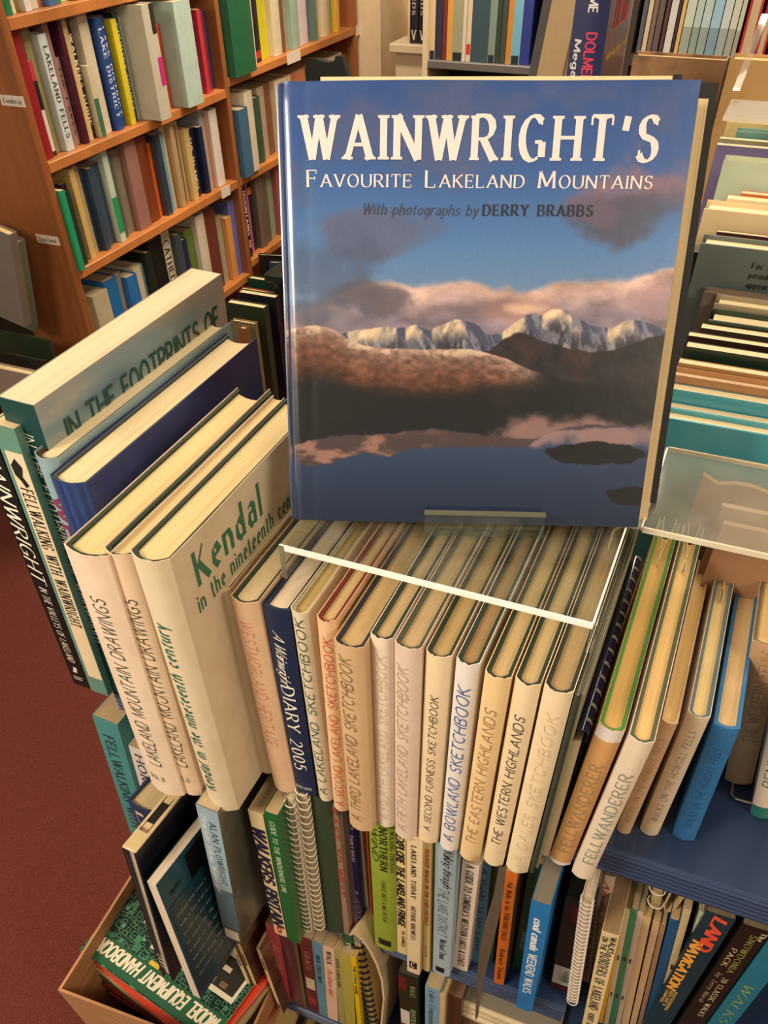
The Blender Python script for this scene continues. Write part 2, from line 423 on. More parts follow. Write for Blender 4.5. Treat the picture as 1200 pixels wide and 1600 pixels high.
# ------------------------------------------------------------------ books
def spine_pts(w, s, n=7):
    return [(w * i / (n - 1), s * (2 * i / (n - 1) - 1) ** 2) for i in range(n)]
def book(name, loc, w, h, d, yaw=0, lean=0, style='hard', cover=(225, 208, 180), board=(38, 48, 36), page=(222, 200, 160), flush=False,
         titles=(), label=None, cat='book', group=None, rnd=None, cover_mat=None, spine_mat=None, page_in=0.004, pitch=0, roundness=None, face=(), panels=(), flaps=False, simple=False, inkname=None, ragged=0.0006):
    rg = random.Random(int(w * 1e6) + int(h * 1e5))
    z = loc[2] + (w * math.sin(lean) if lean > 0 else 0)
    o = empty(name, (loc[0], loc[1], z), yaw, lean, pitch)
    tag(o, label, cat, group)
    if style == 'hard':
        s = roundness if roundness is not None else min(.006, w * .22); tb = min(.0028, w * .16); jt = .0005; n = 11
        sp = spine_pts(w, s, n)
        def off(pts, t, e):      # inward offset of the U outline
            q = [(t, d - e)] + [(t + (w - 2 * t) * i / (n - 1), p[1] + t) for i, p in enumerate(pts)] + [(w - t, d - e)]
            return q
        ys = [s + (d - s) * t for t in (.2, .45, .7)]
        def full(t, e, jit=0):
            q = off(sp, t, e)
            a = [(t, y) for y in reversed(ys)]; b = [(w - t, y) for y in ys]
            return [q[0]] + a + q[1:-1] + b + [q[-1]]
        jo, ji = full(0, 0), full(jt, 0)
        zt = [h + rg.uniform(-ragged, ragged) for _ in jo]; zb = [rg.uniform(0, ragged * .5) for _ in jo]
        cm = cover_mat or paper(cover)
        if board is not None:
            mk('dust_jacket', *shell(jo, ji, zb, zt), cm, o)
            bo, bi = full(jt + .0001, .0008), full(jt + tb, .0008)
            bp = mk('cover_boards', *shell(bo, bi, .0006, h - .0014), cloth(board), o)
            t_in = jt + tb
        else:
            bo, bi = full(0, 0), full(tb, 0); mk('cover_boards', *shell(bo, bi, .0002, h), cm, o); t_in = tb
        pi = page_in
        e = .35 * s + .003
        fore = [(w - t_in - (w - 2 * t_in) * i / 6, d - pi - e * (1 - (2 * i / 6 - 1) ** 2)) for i in range(7)]
        back = [(t_in + (w - 2 * t_in) * i / (n - 1), p[1] + t_in + .0008) for i, p in enumerate(sp)]
        mk('page_block', *prism(back + fore, .003, h - .0035), pages(page), o)
        if flaps:   # jacket flaps folded in over the fore edge
            for x0, dx in ((t_in + .0003, 1), (w - t_in - .0003, -1)):
                pts = [(x0, d + .002), (x0 + dx * .0010, d - .012), (x0 + dx * .0030, d - .032), (x0 + dx * .0055, d - .058), (x0 + dx * .0060, d - .070)]
                pi_ = [(p[0] + dx * .0004, p[1] + .0002) for p in pts]
                mk('jacket_flap', *shell(pts, pi_, .002, h + .0008), paper((226, 216, 186)), o)
    else:
        s = .0004 if roundness is None else roundness; n = 5; tb = .0006 if w > .004 else .0004
        sp = spine_pts(w, s, n)
        outer = [(0, d)] + sp + [(w, d)]
        inner = [(tb, d)] + [(tb + (w - 2 * tb) * i / (n - 1), p[1] + tb) for i, p in enumerate(sp)] + [(w - tb, d)]
        mk('cover', *shell(outer, inner, 0, h), cover_mat or paper(cover, .35, .18, .15), o)
        fl = .0003 if flush else .0006
        back = [(tb + .0001 + (w - 2 * tb - .0002) * i / (n - 1), p[1] + tb + .0002) for i, p in enumerate(sp)]
        mk('page_block', *prism(back + [(w - tb - .0001, d - fl), (tb + .0001, d - fl)], fl, h - fl), pages(page), o)
    def sy(x): return s * (2 * x / w - 1) ** 2
    for (x0, x1, z0, z1, c) in panels:     # flat printed panels on the spine (fractions)
        k = 4; xs = [w * (x0 + (x1 - x0) * i / k) for i in range(k + 1)]
        V = [(x, sy(x) - .00025, h * z0) for x in xs] + [(x, sy(x) - .00025, h * z1) for x in xs]
        mk('spine_panel', V, [(i, i + 1, k + 2 + i, k + 1 + i) for i in range(k)], paper(c, .4, .2), o)
    for t in titles:
        txt, sty, c, z0, z1, x0, x1, dr = t[:8]
        ln = (z1 - z0) * h; ht = (x1 - x0) * w; sd = len(txt)
        if dr == 'up': fn = lambda u, v: ((xx := w * x1 - v), sy(xx) - .0005, h * z0 + u)
        elif dr == 'down': fn = lambda u, v: ((xx := w * x0 + v), sy(xx) - .0005, h * z1 - u)
        else:
            ln = (x1 - x0) * w; ht = (z1 - z0) * h
            fn = lambda u, v: ((xx := w * x0 + u), sy(min(w, max(0, xx))) - .0005, h * z0 + v)
        put_text(txt, sty, fn, ln, ht, c, o, 'spine_title', smallcaps=(len(t) > 8))
    for t in face:      # lettering on the right hand cover, (text, style, colour, y0, y1, z0, height)  fractions of d, h
        txt, sty, c, y0, y1, z0, hh = t[:7]
        put_text(txt, sty, lambda u, v: (w + .0004, d * y0 + u, h * z0 + v), (y1 - y0) * d, hh * h, c, o, 'cover_lettering')
    return o
def rb(name, bl, br, tl, z, d, h=None, w=None, y=None, dy=0, **k):
    """upright book whose spine corners were measured: bottom left, bottom right, top left"""
    P = on(*bl, 2, z) if y is None else on(*bl, 1, y)
    if br is not None: w = on(*br, 1, P[1])[0] - P[0]
    T = on(*tl, 1, P[1]); lean = math.atan2(T[0] - P[0], T[2] - P[2])
    if y is not None: P = T + (P - T) * ((T[2] - z) / (T[2] - P[2]))
    if h is None: h = math.hypot(T[0] - P[0], T[2] - z)
    return book(name, (P[0], P[1] + dy, z + .0005), w - .0006, h, d, lean=lean, **k)
def tb(name, tl, tr, z, d, y, slope=None, h=None, z_top=None, **k):
    """book whose top spine corners are visible while its foot is hidden; y is the spine plane, z the shelf"""
    T = on(*tl, 1, y); T2 = on(*tr, 1, y); w = T2[0] - T[0]; hh = T[2] - z
    lean = slope or 0.0; x0 = T[0] - hh * math.tan(lean)
    return book(name, (x0, y, z + .0005), w - .0006, hh / math.cos(lean), d, lean=lean, **k)

# ------------------------------------------------------------------ room
def carpet_mat():
    m, N, L, bs = base('red_brown_carpet')
    f = noise(N, L, 260, detail=3, rough=0.7); f2 = noise(N, L, 5, detail=3)
    c = ramp(N, L, f, [(0.3, (74, 28, 19)), (0.55, (106, 43, 30)), (0.8, (128, 58, 42))])
    L.new(mix_rgb(N, L, ramp(N, L, f2, [(0.35, (0, 0, 0, 1)), (0.8, (0.3, 0.3, 0.3, 1))]), c, lin((92, 38, 28))), bs.inputs['Base Color'])
    bs.inputs['Roughness'].default_value = 0.95; bump(N, L, bs, f, 0.004, 0.8)
    return m
FLOOR = -0.88
def struct(name, gme, mat):
    o = mk(name, *gme, mat); o['kind'] = 'structure'; return o
struct('floor', boxg(-4.2, 2.6, -1.2, 6.2, FLOOR - .05, FLOOR), carpet_mat())
CREAM = plain((214, 192, 158), .8, name='cream_wall_paint')
struct('ceiling', boxg(-4.2, 2.6, -1.2, 6.2, 1.75, 1.82), plain((225, 215, 195), .9, name='ceiling_paint'))
struct('wall_left', boxg(-4.3, -4.2, -1.2, 6.2, FLOOR, 1.75), CREAM)
struct('wall_back', boxg(-4.2, 2.6, 6.2, 6.3, FLOOR, 1.75), CREAM)
struct('wall_right', boxg(2.6, 2.7, -1.2, 6.2, FLOOR, 1.75), CREAM)
# chimney-breast like wall pier seen beyond the end of the wooden bookcase
struct('wall_pier', join(boxg(-2.0, -1.66, 3.98, 5.2, FLOOR, 1.75), boxg(-1.66, -1.40, 4.3, 5.2, FLOOR, 1.75)), CREAM)
pv = on(628, 62, 1, 4.0)
led = struct('trim_1', join(bevbox(pv[0] - .02, pv[0] + .16, 3.9, 4.12, pv[2] - .03, pv[2], .004), boxg(pv[0] + .0, pv[0] + .14, 3.93, 4.1, FLOOR, pv[2] - .03)), plain((222, 205, 175), .6, name='ledge_paint'))

pf = [on(x, y, 1, 4.299) for x, y in ((580, -6), (604, 12), (602, 112), (632, 132))]
fr_ = empty('picture_frame', (pf[0][0], 4.288, pf[1][2])); tag(fr_, 'small dark framed picture high on the cream pier', 'picture')
mk('frame', *bevbox(0, pf[1][0] - pf[0][0], 0, .011, 0, .12, .002), plain((60, 52, 44), .5, name='dark_frame'), fr_)
mk('picture_panel', *boxg(.008, pf[1][0] - pf[0][0] - .008, -.001, -.0002, .008, .112), plain((96, 90, 80), .3, name='picture_glass'), fr_)
vb = empty('wall_box', (pf[2][0], 4.27, pf[3][2])); tag(vb, 'brown rectangular box fixed low on the cream pier above the blue book', 'box')
mk('box_body', *bevbox(0, pf[3][0] - pf[2][0], 0, .029, 0, pf[2][2] - pf[3][2], .003), plain((136, 104, 72), .6, name='brown_card'), vb)

# ------------------------------------------------------------------ blue painted display unit (three tiers)
NAVY = plain((40, 58, 92), .38, name='navy_gloss_paint')
Z2, Z3, Z2R = -.30, -.63, -.42
def shelf_edge(x0, x1, yf, zt, th=.036):
    """reeded front moulding running along x"""
    pr = [(yf + .03, 0), (yf + .002, 0), (yf - .001, -.003)]
    z = -.004
    for k in range(5):
        pr += [(yf - .001, z), (yf - .0032, z - .0012), (yf - .0032, z - .0038), (yf - .001, z - .005)]; z -= .0062
    pr += [(yf, -th + .002), (yf + .004, -th), (yf + .03, -th)]
    n = len(pr); V = [(x0, p[0], zt + p[1]) for p in pr] + [(x1, p[0], zt + p[1]) for p in pr]
    F = [(i, (i + 1) % n, n + (i + 1) % n, n + i) for i in range(n)] + [tuple(range(n - 1, -1, -1)), tuple(range(n, 2 * n))]
    return V, F
unit = empty('display_shelving_unit', (-.5, .42, FLOOR))
tag(unit, 'navy blue painted tiered shelving unit with reeded shelf edges', 'shelving unit')
def upart(name, gm, mat=NAVY, label=None):
    V, F = gm; V = [(v[0] + .5, v[1] - .42, v[2] - FLOOR) for v in V]
    return mk(name, V, F, mat, unit, label=label)
upart('top_shelf', join(bevbox(-.5, -.12, .449, .70, -.035, 0, .002), boxg(-.1199, 1.1, .449, 2.55, -.035, -.0002)))
upart('shelf_moulding', shelf_edge(-.5, 1.1, .42, 0))
upart('middle_shelf', boxg(-.545, -.4005, .415, .70, Z2 - .03, Z2)); upart('middle_shelf', bevbox(-.40, .058, .419, .70, Z2 - .03, Z2, .002)); upart('shelf_moulding', shelf_edge(-.38, .058, .39, Z2, .03))
upart('middle_shelf', bevbox(.059, 1.1, .419, .70, Z2R - .03, Z2R, .002)); upart('shelf_moulding', shelf_edge(.059, 1.1, .39, Z2R, .03))
upart('bottom_shelf', bevbox(-.38, 1.1, .404, .70, Z3 - .03, Z3, .002)); upart('shelf_moulding', shelf_edge(-.38, 1.1, .375, Z3, .03))
upart('back_panel', boxg(-.5, 1.1, .701, .712, FLOOR, -.036))
upart('side_panel', boxg(-.54, -.52, .60, .70, FLOOR, Z2 - .031)); upart('side_panel', boxg(1.08, 1.1, .46, .70, FLOOR, Z3 - .031))
upart('plinth', boxg(-.39, 1.08, .43, .45, FLOOR, Z3 - .031))
upart('side_panel', boxg(1.1, 1.12, .40, 2.55, FLOOR, 0))
upart('side_panel', boxg(-.139, -.12, .714, 2.55, FLOOR, -.036))

# ------------------------------------------------------------------ top tier: the row on the upper shelf
ROW1 = 'hardback books along the top of the navy unit'
SKY1 = clouds([(.3, (92, 122, 140)), (.45, (120, 146, 158)), (.6, (176, 162, 148)), (.75, (120, 128, 144))], 7, (1, .6, 2.4))
SKY2 = clouds([(.3, (22, 34, 82)), (.5, (38, 52, 104)), (.66, (66, 70, 112)), (.8, (150, 140, 150))], 8, (1, 1, 1.3))
C_PINK, C_CREAM, C_WHITE = (224, 200, 176), (226, 206, 172), (228, 214, 196)
def teal_spine(c): return paper(c, .35, .15, .3)
rb('hardback_book', (116, 1069), (143, 1080), (23, 840), 0, .25, h=.30, style='soft', cover=(20, 18, 18), group=ROW1,
   label='black-spined tall book at the far left end of the top row', cat='book',
   titles=[('WAINWRIGHT', 'serifi', (235, 228, 210), .50, .98, .14, .80, 'down'), ('IN THE VALLEYS OF LAKELAND', 'serifi', (225, 215, 195), .13, .47, .3, .68, 'down')],
   panels=[(.4, .6, .085, .10, (220, 210, 190)), (.32, .56, .072, .084, (220, 210, 190)), (.2, .75, .045, .050, (190, 180, 160)), (.2, .7, .034, .039, (190, 180, 160))])
b2 = rb('softback_book', (143, 1080), (172, 1093), (-14, 664), 0, .25, style='soft', cover=(96, 140, 128), group=ROW1,
   label='pale teal edged book with cream spine panel and bold black capitals', cat='book',
   panels=[(.2, .98, .08, .93, (226, 206, 172))],
   titles=[('FELLWALKING WITH WAINWRIGHT', 'serif', (20, 20, 20), .32, .82, .32, .86, 'down')])
# little black fell-walker silhouette on that spine
w_, h_ = .020, .30
mk('silhouette', [(.006, -.0006, h_ * .93), (.012, -.0006, h_ * .955), (.017, -.0006, h_ * .93), (.014, -.0006, h_ * .90), (.018, -.0006, h_ * .875), (.014, -.0006, h_ * .865), (.011, -.0006, h_ * .885), (.007, -.0006, h_ * .90)], [tuple(range(8))], ink((15, 15, 15)), b2)
T3 = on(0, 632, 1, .415); T3b = on(37, 645, 1, .415); P3 = on(172, 1093, 1, .415)
W3 = .034
book('softback_book', (P3[0], .415, .0005), W3, .333, .28, lean=math.atan2(T3[0] - P3[0], T3[2]), style='soft', cover_mat=SKY1, group=ROW1, page=(220, 204, 172), flush=True,
     label='thick paperback with dark teal spine and cloudy sky cover lettered in green capitals', panels=[(0, 1, 0, 1, (14, 62, 60))],
     titles=[('IN THE FOOTPRINTS OF WAINWRIGHT', 'pen', (226, 226, 206), .22, .92, .32, .68, 'down')],
     face=[('IN THE FOOTPRINTS OF', 'sans', (22, 74, 66), .09, .94, .868, .058)])
tb('hardback_book', (47, 712), (88, 729), 0, .272, .400, slope=0, cover=(140, 168, 176), board=(58, 44, 36), page=(214, 198, 160), group=ROW1,
   label='hardback with dark brown boards under a pale blue jacket with red spine letters',
   titles=[('WEEKEND', 'sans', (134, 52, 84), .42, .88, .2, .8, 'down')])
tb('hardback_book', (70, 748), (124, 752), 0, .275, .384, slope=0, cover=(36, 62, 112), board=(58, 66, 72), cover_mat=SKY2, page=(216, 200, 160), group=ROW1,
   label='hardback in a deep blue sky jacket left of the mountain drawings pair', panels=[(0, 1, 0, 1, (38, 70, 124))])
DG = (34, 52, 36)
rb('hardback_book', (234, 1232), (280, 1237), (93, 858), 0, .25, cover=(228, 206, 184), board=DG, page=(214, 192, 140), group=ROW1,
   label='tall cream hardback with mountain drawings title and two strokes numeral, left of its twin',
   titles=[('LAKELAND MOUNTAIN DRAWINGS', 'pen', (52, 64, 48), .16, .86, .34, .68, 'up'), ('VOL II', 'serifl', (52, 64, 48), .075, .10, .2, .62, 'level')], roundness=.005)
rb('hardback_book', (281, 1237), (313, 1246), (156, 862), 0, .25, cover=(222, 196, 168), board=DG, page=(214, 192, 140), group=ROW1,
   label='tall beige mountain drawings hardback between its paler twin and the blackletter book',
   titles=[('LAKELAND MOUNTAIN DRAWINGS', 'pen', (58, 66, 48), .16, .86, .30, .78, 'up'), ('VOL IV', 'serifl', (58, 64, 48), .075, .10, .2, .7, 'level')], roundness=.005)
kd = rb('hardback_book', (322, 1258), (366, 1266), (194, 868), 0, .235, cover=(216, 200, 172), board=DG, page=(216, 196, 146), group=ROW1,
   label='tall grey-cream hardback with green blackletter title on spine and cover',
   titles=[('Kendal in the nineteenth century', 'black', (44, 104, 84), .11, .80, .16, .54, 'up')],
   face=[('Kendal', 'black', (52, 112, 84), .13, .53, .865, .095), ('in the nineteenth century', 'black', (60, 112, 84), .10, .84, .795, .052)], roundness=.007)
# small engraved picture on the front of that jacket
pic = (V, F) = ([], [])
rg = random.Random(5)
hk = .299
for i in range(46):
    y0 = .06 + rg.random() * .12; z0 = .05 + rg.random() * .08; l = .004 + rg.random() * .02
    n = len(V); V += [(.0362, y0, z0), (.0362, y0 + l, z0), (.0362, y0 + l, z0 + .0018), (.0362, y0, z0 + .0018)]; F.append((n, n + 1, n + 2, n + 3))
kw = max(v.co.x for v in [c for c in kd.children if c.name.startswith('dust_jacket')][0].data.vertices)
V2 = [(kw + .0005, v[1], v[2]) for v in V]
mk('cover_engraving', V2, F, ink((96, 90, 70)), kd)
SK = 'sketchbook'
rb('hardback_book', (406, 1206), (424, 1210), (335, 917), 0, .21, cover=(226, 204, 168), board=DG, page=(216, 198, 150), group=ROW1, label='thin cream hardback between the blackletter book and the salmon spine')
rb('hardback_book', (425, 1232), (459, 1238), (355, 936), 0, .21, cover=(218, 184, 152), board=DG, page=(218, 200, 160), group=ROW1, label='salmon pink faded hardback just left of the navy diary',
   titles=[('WESTMORLAND HERITAGE', 'penthin', (196, 128, 104), .3, .92, .25, .7, 'down')])
rb('diary', (460, 1236), (493, 1243), (408, 946), 0, .20, style='hard', cover=(22, 38, 72), board=(20, 30, 56), page=(224, 208, 186), group=ROW1, label='navy blue diary of 2005 with white spine lettering', cat='diary',
   titles=[('A Wainwright', 'script', (236, 230, 214), .66, .90, .28, .68, 'down'), ('DIARY 2005', 'serifl', (230, 224, 206), .17, .64, .24, .76, 'down'), ('FRANCES LINCOLN', 'sans', (190, 190, 190), .04, .055, .12, .86, 'level')], roundness=.002)
sk = [  # bl, br, tl, cover, text, text colour, z0,z1,x0,x1, page, board, label
 ((496, 1249), (518, 1256), (450, 955), (216, 204, 180), 'A LAKELAND SKETCHBOOK', (48, 88, 56), .05, .97, .28, .78, (196, 170, 108), None, 'pale grey sketchbook spine with dark green capitals, right of the navy diary'),
 ((519, 1264), (543, 1271), (491, 968), (226, 188, 148), 'A SECOND LAKELAND SKETCHBOOK', (206, 96, 58), .04, .93, .34, .80, (214, 184, 130), (110, 30, 26), 'peach sketchbook spine with orange capitals'),
 ((544, 1292), (580, 1296), (518, 1005), (204, 172, 134), 'A THIRD LAKELAND SKETCHBOOK', (132, 104, 72), .07, .95, .18, .62, (206, 176, 124), (30, 34, 48), 'tan browned sketchbook spine with brown capitals'),
 ((586, 1288), (614, 1292), (575, 994), (230, 214, 198), 'A FOURTH LAKELAND SKETCHBOOK', (208, 188, 158), .06, .93, .32, .74, (206, 180, 134), DG, 'white sketchbook spine with nearly faded cream capitals'),
 ((615, 1306), (648, 1311), (613, 1008), (218, 196, 178), 'A FIFTH LAKELAND SKETCHBOOK', (186, 162, 146), .06, .92, .14, .58, (200, 176, 132), (70, 76, 58), 'dusky pink-grey sketchbook spine with faded mauve capitals'),
 ((650, 1312), (682, 1316), (662, 1022), (230, 208, 174), 'A SECOND FURNESS SKETCHBOOK', (44, 44, 42), .09, .83, .34, .66, (196, 168, 116), DG, 'cream sketchbook spine with small black capitals about Furness'),
 ((685, 1325), (714, 1330), (710, 1034), (226, 220, 216), 'A BOWLAND SKETCHBOOK', (38, 90, 160), .07, .90, .20, .76, (172, 142, 96), DG, 'bluish white sketchbook spine with bright blue capitals'),
 ((716, 1340), (748, 1347), (755, 1055), (232, 202, 152), 'THE EASTERN HIGHLANDS', (160, 128, 88), .12, .86, .24, .70, (214, 186, 134), DG, 'golden cream spine with light brown Eastern Highlands title'),
 ((753, 1348), (785, 1354), (802, 1066), (232, 212, 176), 'THE WESTERN HIGHLANDS', (40, 38, 36), .15, .86, .28, .70, (212, 186, 136), DG, 'cream spine with black Western Highlands title'),
 ((788, 1358), (824, 1366), (848, 1076), (232, 212, 178), 'A DALES SKETCHBOOK', (222, 200, 164), .08, .90, .3, .72, (188, 160, 114), (40, 46, 38), 'cream sketchbook spine whose title has faded away, rightmost of the sketchbook run')]
for bl, br, tl, cv, tx, tc, z0, z1, x0, x1, pg, bd, lb in sk:
    rb('hardback_book', bl, br, tl, 0, .225, cover=cv, board=bd if bd else (172, 160, 122), page=tuple(int(v * .92) for v in pg), group='slim sketchbook hardbacks in a run', label=lb, roundness=.0045, ragged=.0009,  # page colours darkened to stand for the shadow under the acrylic plate
       titles=[(tx, 'pen', tc, z0, z1, x0, x1, 'up')])
# thin volumes and the comb-bound booklet right of the run
A = on(827, 1366, 1, .365)
book('slim_hardback', (-.0195, .369, .0005), .0032, .234, .225, lean=.0, cover=(58, 66, 62), board=(70, 74, 60), page=(226, 214, 180), group=ROW1, label='slim dark green-grey book right of the last cream sketchbook')
book('slim_hardback', (-.0162, .376, .0005), .0028, .230, .225, lean=.0, cover=(150, 150, 120), board=(92, 96, 74), page=(236, 226, 190), group=ROW1, label='slim sage green book left of the comb-bound booklet')
cx0 = -.0133
cb = book('comb_bound_booklet', (cx0, .391, .0005), .0058, .166, .235, lean=.0, style='soft', cover=(214, 196, 160), page=(220, 198, 158), group=ROW1, label='booklet bound along its top by a navy plastic comb', cat='booklet')
hb = .166
cvn = plain((22, 32, 66), .15, name='navy_plastic')
mk('plastic_cover', *boxg(-.0012, -.0003, -.001, .215, hb - .004, hb + .012), cvn, cb)
prof = [(.0045 + .0056 * math.cos(math.radians(a)), hb + .009 + .0080 * math.sin(math.radians(a))) for a in range(-50, 231, 20)]
V = [(p[0], -.004, p[1]) for p in prof] + [(p[0], .215, p[1]) for p in prof]; n = len(prof)
mk('comb_spine', V, [(i, i + 1, n + i + 1, n + i) for i in range(n - 1)], cvn, cb, smooth=True)
tooth = None
for k in range(14):
    V, F = [], []
    for i, a in enumerate(range(-60, 41, 20)):
        x = .0045 + .0060 * math.cos(math.radians(a + 50)); zz = hb + .009 + .0084 * math.sin(math.radians(a + 50)); V += [(x, .006, zz), (x, .0095, zz)]
    F = [(2 * i, 2 * i + 2, 2 * i + 3, 2 * i + 1) for i in range(5)]
    if tooth is None:
        tooth = mk('comb_tooth', V, F, plain((150, 146, 140), .3, name='paper_slot'), cb)
    else:
        t2 = tooth.copy(); COL.objects.link(t2); t2.parent = cb; t2.location = (0, k * .0158, 0)
# fell wanderer pair and the row set back on the shelf
rb('hardback_book', (856, 1346), (889, 1360), (933, 1136), 0, .272, cover=(206, 158, 104), board=(70, 136, 52), page=(214, 176, 104), group=ROW1, flaps=True, page_in=.022, ragged=.001,
   label='brown stained jacket with green boards and torn white spine ends',
   titles=[('FELLWANDERER', 'serifl', (160, 134, 94), .12, .78, .24, .74, 'up')], panels=[(0, 1, .93, 1.0, (226, 218, 216)), (0, 1, 0, .025, (228, 220, 220))], roundness=.004)
rb('hardback_book', (891, 1368), (923, 1379), (981, 1155), 0, .272, cover=(226, 208, 188), board=(76, 86, 62), page=(224, 190, 128), group=ROW1, flaps=True, page_in=.022, roundness=.004,
   label='cream jacket with grey-green capitals and olive boards, overhanging the shelf edge',
   titles=[('FELLWANDERER', 'serifl', (136, 148, 130), .14, .80, .26, .78, 'up')])
rb('hardback_book', (962, 1300), (985, 1304), (1033, 1128), 0, .215, cover=(204, 170, 134), board=None, page=(226, 196, 132), group='walking books set back on the shelf', roundness=.003,
   label='tan browned spine about the Howgill fells, left of the white copy', titles=[('WALKS ON THE HOWGILL FELLS', 'penthin', (140, 110, 80), .12, .88, .3, .68, 'up')])
rb('hardback_book', (998, 1301), (1028, 1309), (1074, 1117), 0, .215, cover=(224, 206, 180), board=(90, 110, 124), page=(230, 206, 150), group='walking books set back on the shelf', flaps=True, page_in=.012, roundness=.004,
   label='cream white spine with black Howgill title, middle of three', titles=[('WALKS ON THE HOWGILL FELLS', 'penthin', (50, 46, 40), .14, .90, .34, .68, 'up')])
rb('hardback_book', (1049, 1308), (1084, 1319), (1114, 1134), 0, .215, cover=(44, 112, 166), board=None, cover_mat=cloth((40, 108, 168)), page=(216, 186, 140), group='walking books set back on the shelf', roundness=.003,
   label='bright blue cloth spine without a jacket, standing alone on the navy shelf', titles=[('WALKS ON THE HOWGILL FELLS', 'penthin', (24, 60, 96), .14, .84, .36, .66, 'up')])
rb('hardback_book', (1131, 1222), (1174, 1233), (1187, 942), 0, .215, h=.178, cover=(196, 162, 124), board=(104, 96, 70), page=(216, 184, 126), group='walking books set back on the shelf', roundness=.004,
   label='brown jacketed Western Fells volume near the right edge', titles=[('THE WESTERN FELLS', 'penthin', (150, 116, 80), .34, .96, .36, .76, 'up')])
rb('hardback_book', (1172, 1276), (1206, 1284), (1203, 1130), 0, .15, h=.178, cover=(226, 208, 188), board=(60, 96, 84), page=(220, 200, 150), group='walking books set back on the shelf', roundness=.003,
   label='white spine with a green foot at the right edge of the photo', titles=[('PENNINE WAY', 'pen', (50, 110, 96), .25, .9, .25, .75, 'up')], panels=[(0, 1, 0, .09, (50, 120, 108))])
# wire book-end loop beside the brown volume
P = on(1143, 1240, 2, .002)
be = empty('wire_book_stop', (P[0], P[1], .0)); tag(be, 'small clear wire stop on the navy shelf under the brown volume', 'book stop')
mk('wire_loop', *tube([(0, .03, .0015), (0, 0, .0015), (.004, -.004, .0015), (.018, -.004, .0015), (.022, 0, .0015), (.022, .03, .0015)], .0013), plain((190, 185, 175), .2, .6, 'wire'), be)

# ------------------------------------------------------------------ acrylic stands
ACR = acrylic()
EW = edge_white()
ZS = .27
a0 = on(438, 849, 2, ZS); a1 = on(927, 975, 2, ZS)
sx0, sx1, sy0, sy1 = a0[0], a1[0], a1[1], .66
st = empty('acrylic_book_stand', (sx0, sy0, ZS)); tag(st, 'clear acrylic bridge stand over the sketchbooks, holding the big blue book', 'book stand')
W_, D_ = sx1 - sx0, sy1 - sy0
mk('top_plate', *boxg(0, W_, .0012, D_, -.004, 0), ACR, st)
mk('front_edge', *boxg(-.0002, W_ + .0002, -.0004, .0011, -.0044, .0002), EW, st, label='front edge with its bright glint painted white')
mk('side_edge', *boxg(W_ - .0008, W_ + .0006, .0012, D_, -.0042, .0003), EW, st, label='side edge with its bright glint painted white')
mk('left_leg', *boxg(0, .0035, .0, D_, -.03, -.0045), ACR, st)
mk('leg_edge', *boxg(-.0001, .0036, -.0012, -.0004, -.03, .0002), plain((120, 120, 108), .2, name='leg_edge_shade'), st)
mk('right_leg', *boxg(W_ - .0005, W_ + .0025, .004, D_, -.03, -.0045), ACR, st)
# lip that stops the book, turned up in front of it
BY, BLN = math.radians(19.3), math.radians(24.8)
BASE = np.array([-.259, .432, .2715]); BW, BH = .261, .270
U_ = np.array([math.cos(BY), math.sin(BY), 0]); NB = np.array([-math.sin(BY), math.cos(BY), 0])
UP = math.cos(BLN) * np.array([0, 0, 1]) + math.sin(BLN) * NB; NF = np.cross(U_, UP)   # NF points to the viewer
NF = NF if NF[1] < 0 else -NF
lp = on_plane(662, 838, BASE + NF * .004, NF); lq = on_plane(848, 830, BASE + NF * .004, NF)
lu0, lu1 = (lp - BASE) @ U_, (lq - BASE) @ U_
lip = empty('acrylic_lip', tuple(BASE + U_ * lu0 + NF * .002)); lip.parent = st; lip.location = Vector(tuple(BASE + U_ * lu0 + NF * .003)) - st.location
lip.rotation_euler = (-BLN * 0, 0, BY)
LW = lu1 - lu0
mk('lip_bar', *bevbox(0, LW, -.006, -.001, -.002, .012, .0008), ACR, lip)
mk('lip_edge', *boxg(0, LW, -.0062, -.0008, .0118, .0126), plain((96, 100, 84), .15, name='acrylic_edge_grey'), lip)
mk('lip_foot', *boxg(0, LW, -.012, -.006, -.0022, .0004), acrylic((.8, .88, .84)), lip)

# ------------------------------------------------------------------ the big blue book on the stand
rng = np.random.RandomState(3)
LAT = rng.rand(64, 64)
def vn(x, y):
    xi, yi = np.floor(x).astype(int), np.floor(y).astype(int); fx, fy = x - xi, y - yi
    fx = fx * fx * (3 - 2 * fx); fy = fy * fy * (3 - 2 * fy)
    a, b, c, d = LAT[xi % 64, yi % 64], LAT[(xi + 1) % 64, yi % 64], LAT[xi % 64, (yi + 1) % 64], LAT[(xi + 1) % 64, (yi + 1) % 64]
    return (a * (1 - fx) + b * fx) * (1 - fy) + (c * (1 - fx) + d * fx) * fy
def fbm(x, y, o=5):
    s, a, t = 0, .5, 0
    for i in range(o): s = s + a * vn(x + 17.3 * i, y + 9.1 * i); t += a; x, y, a = x * 2.03, y * 2.03, a * .5
    return s / t
def sst(a, b, x): t = np.clip((x - a) / (b - a), 0, 1); return t * t * (3 - 2 * t)
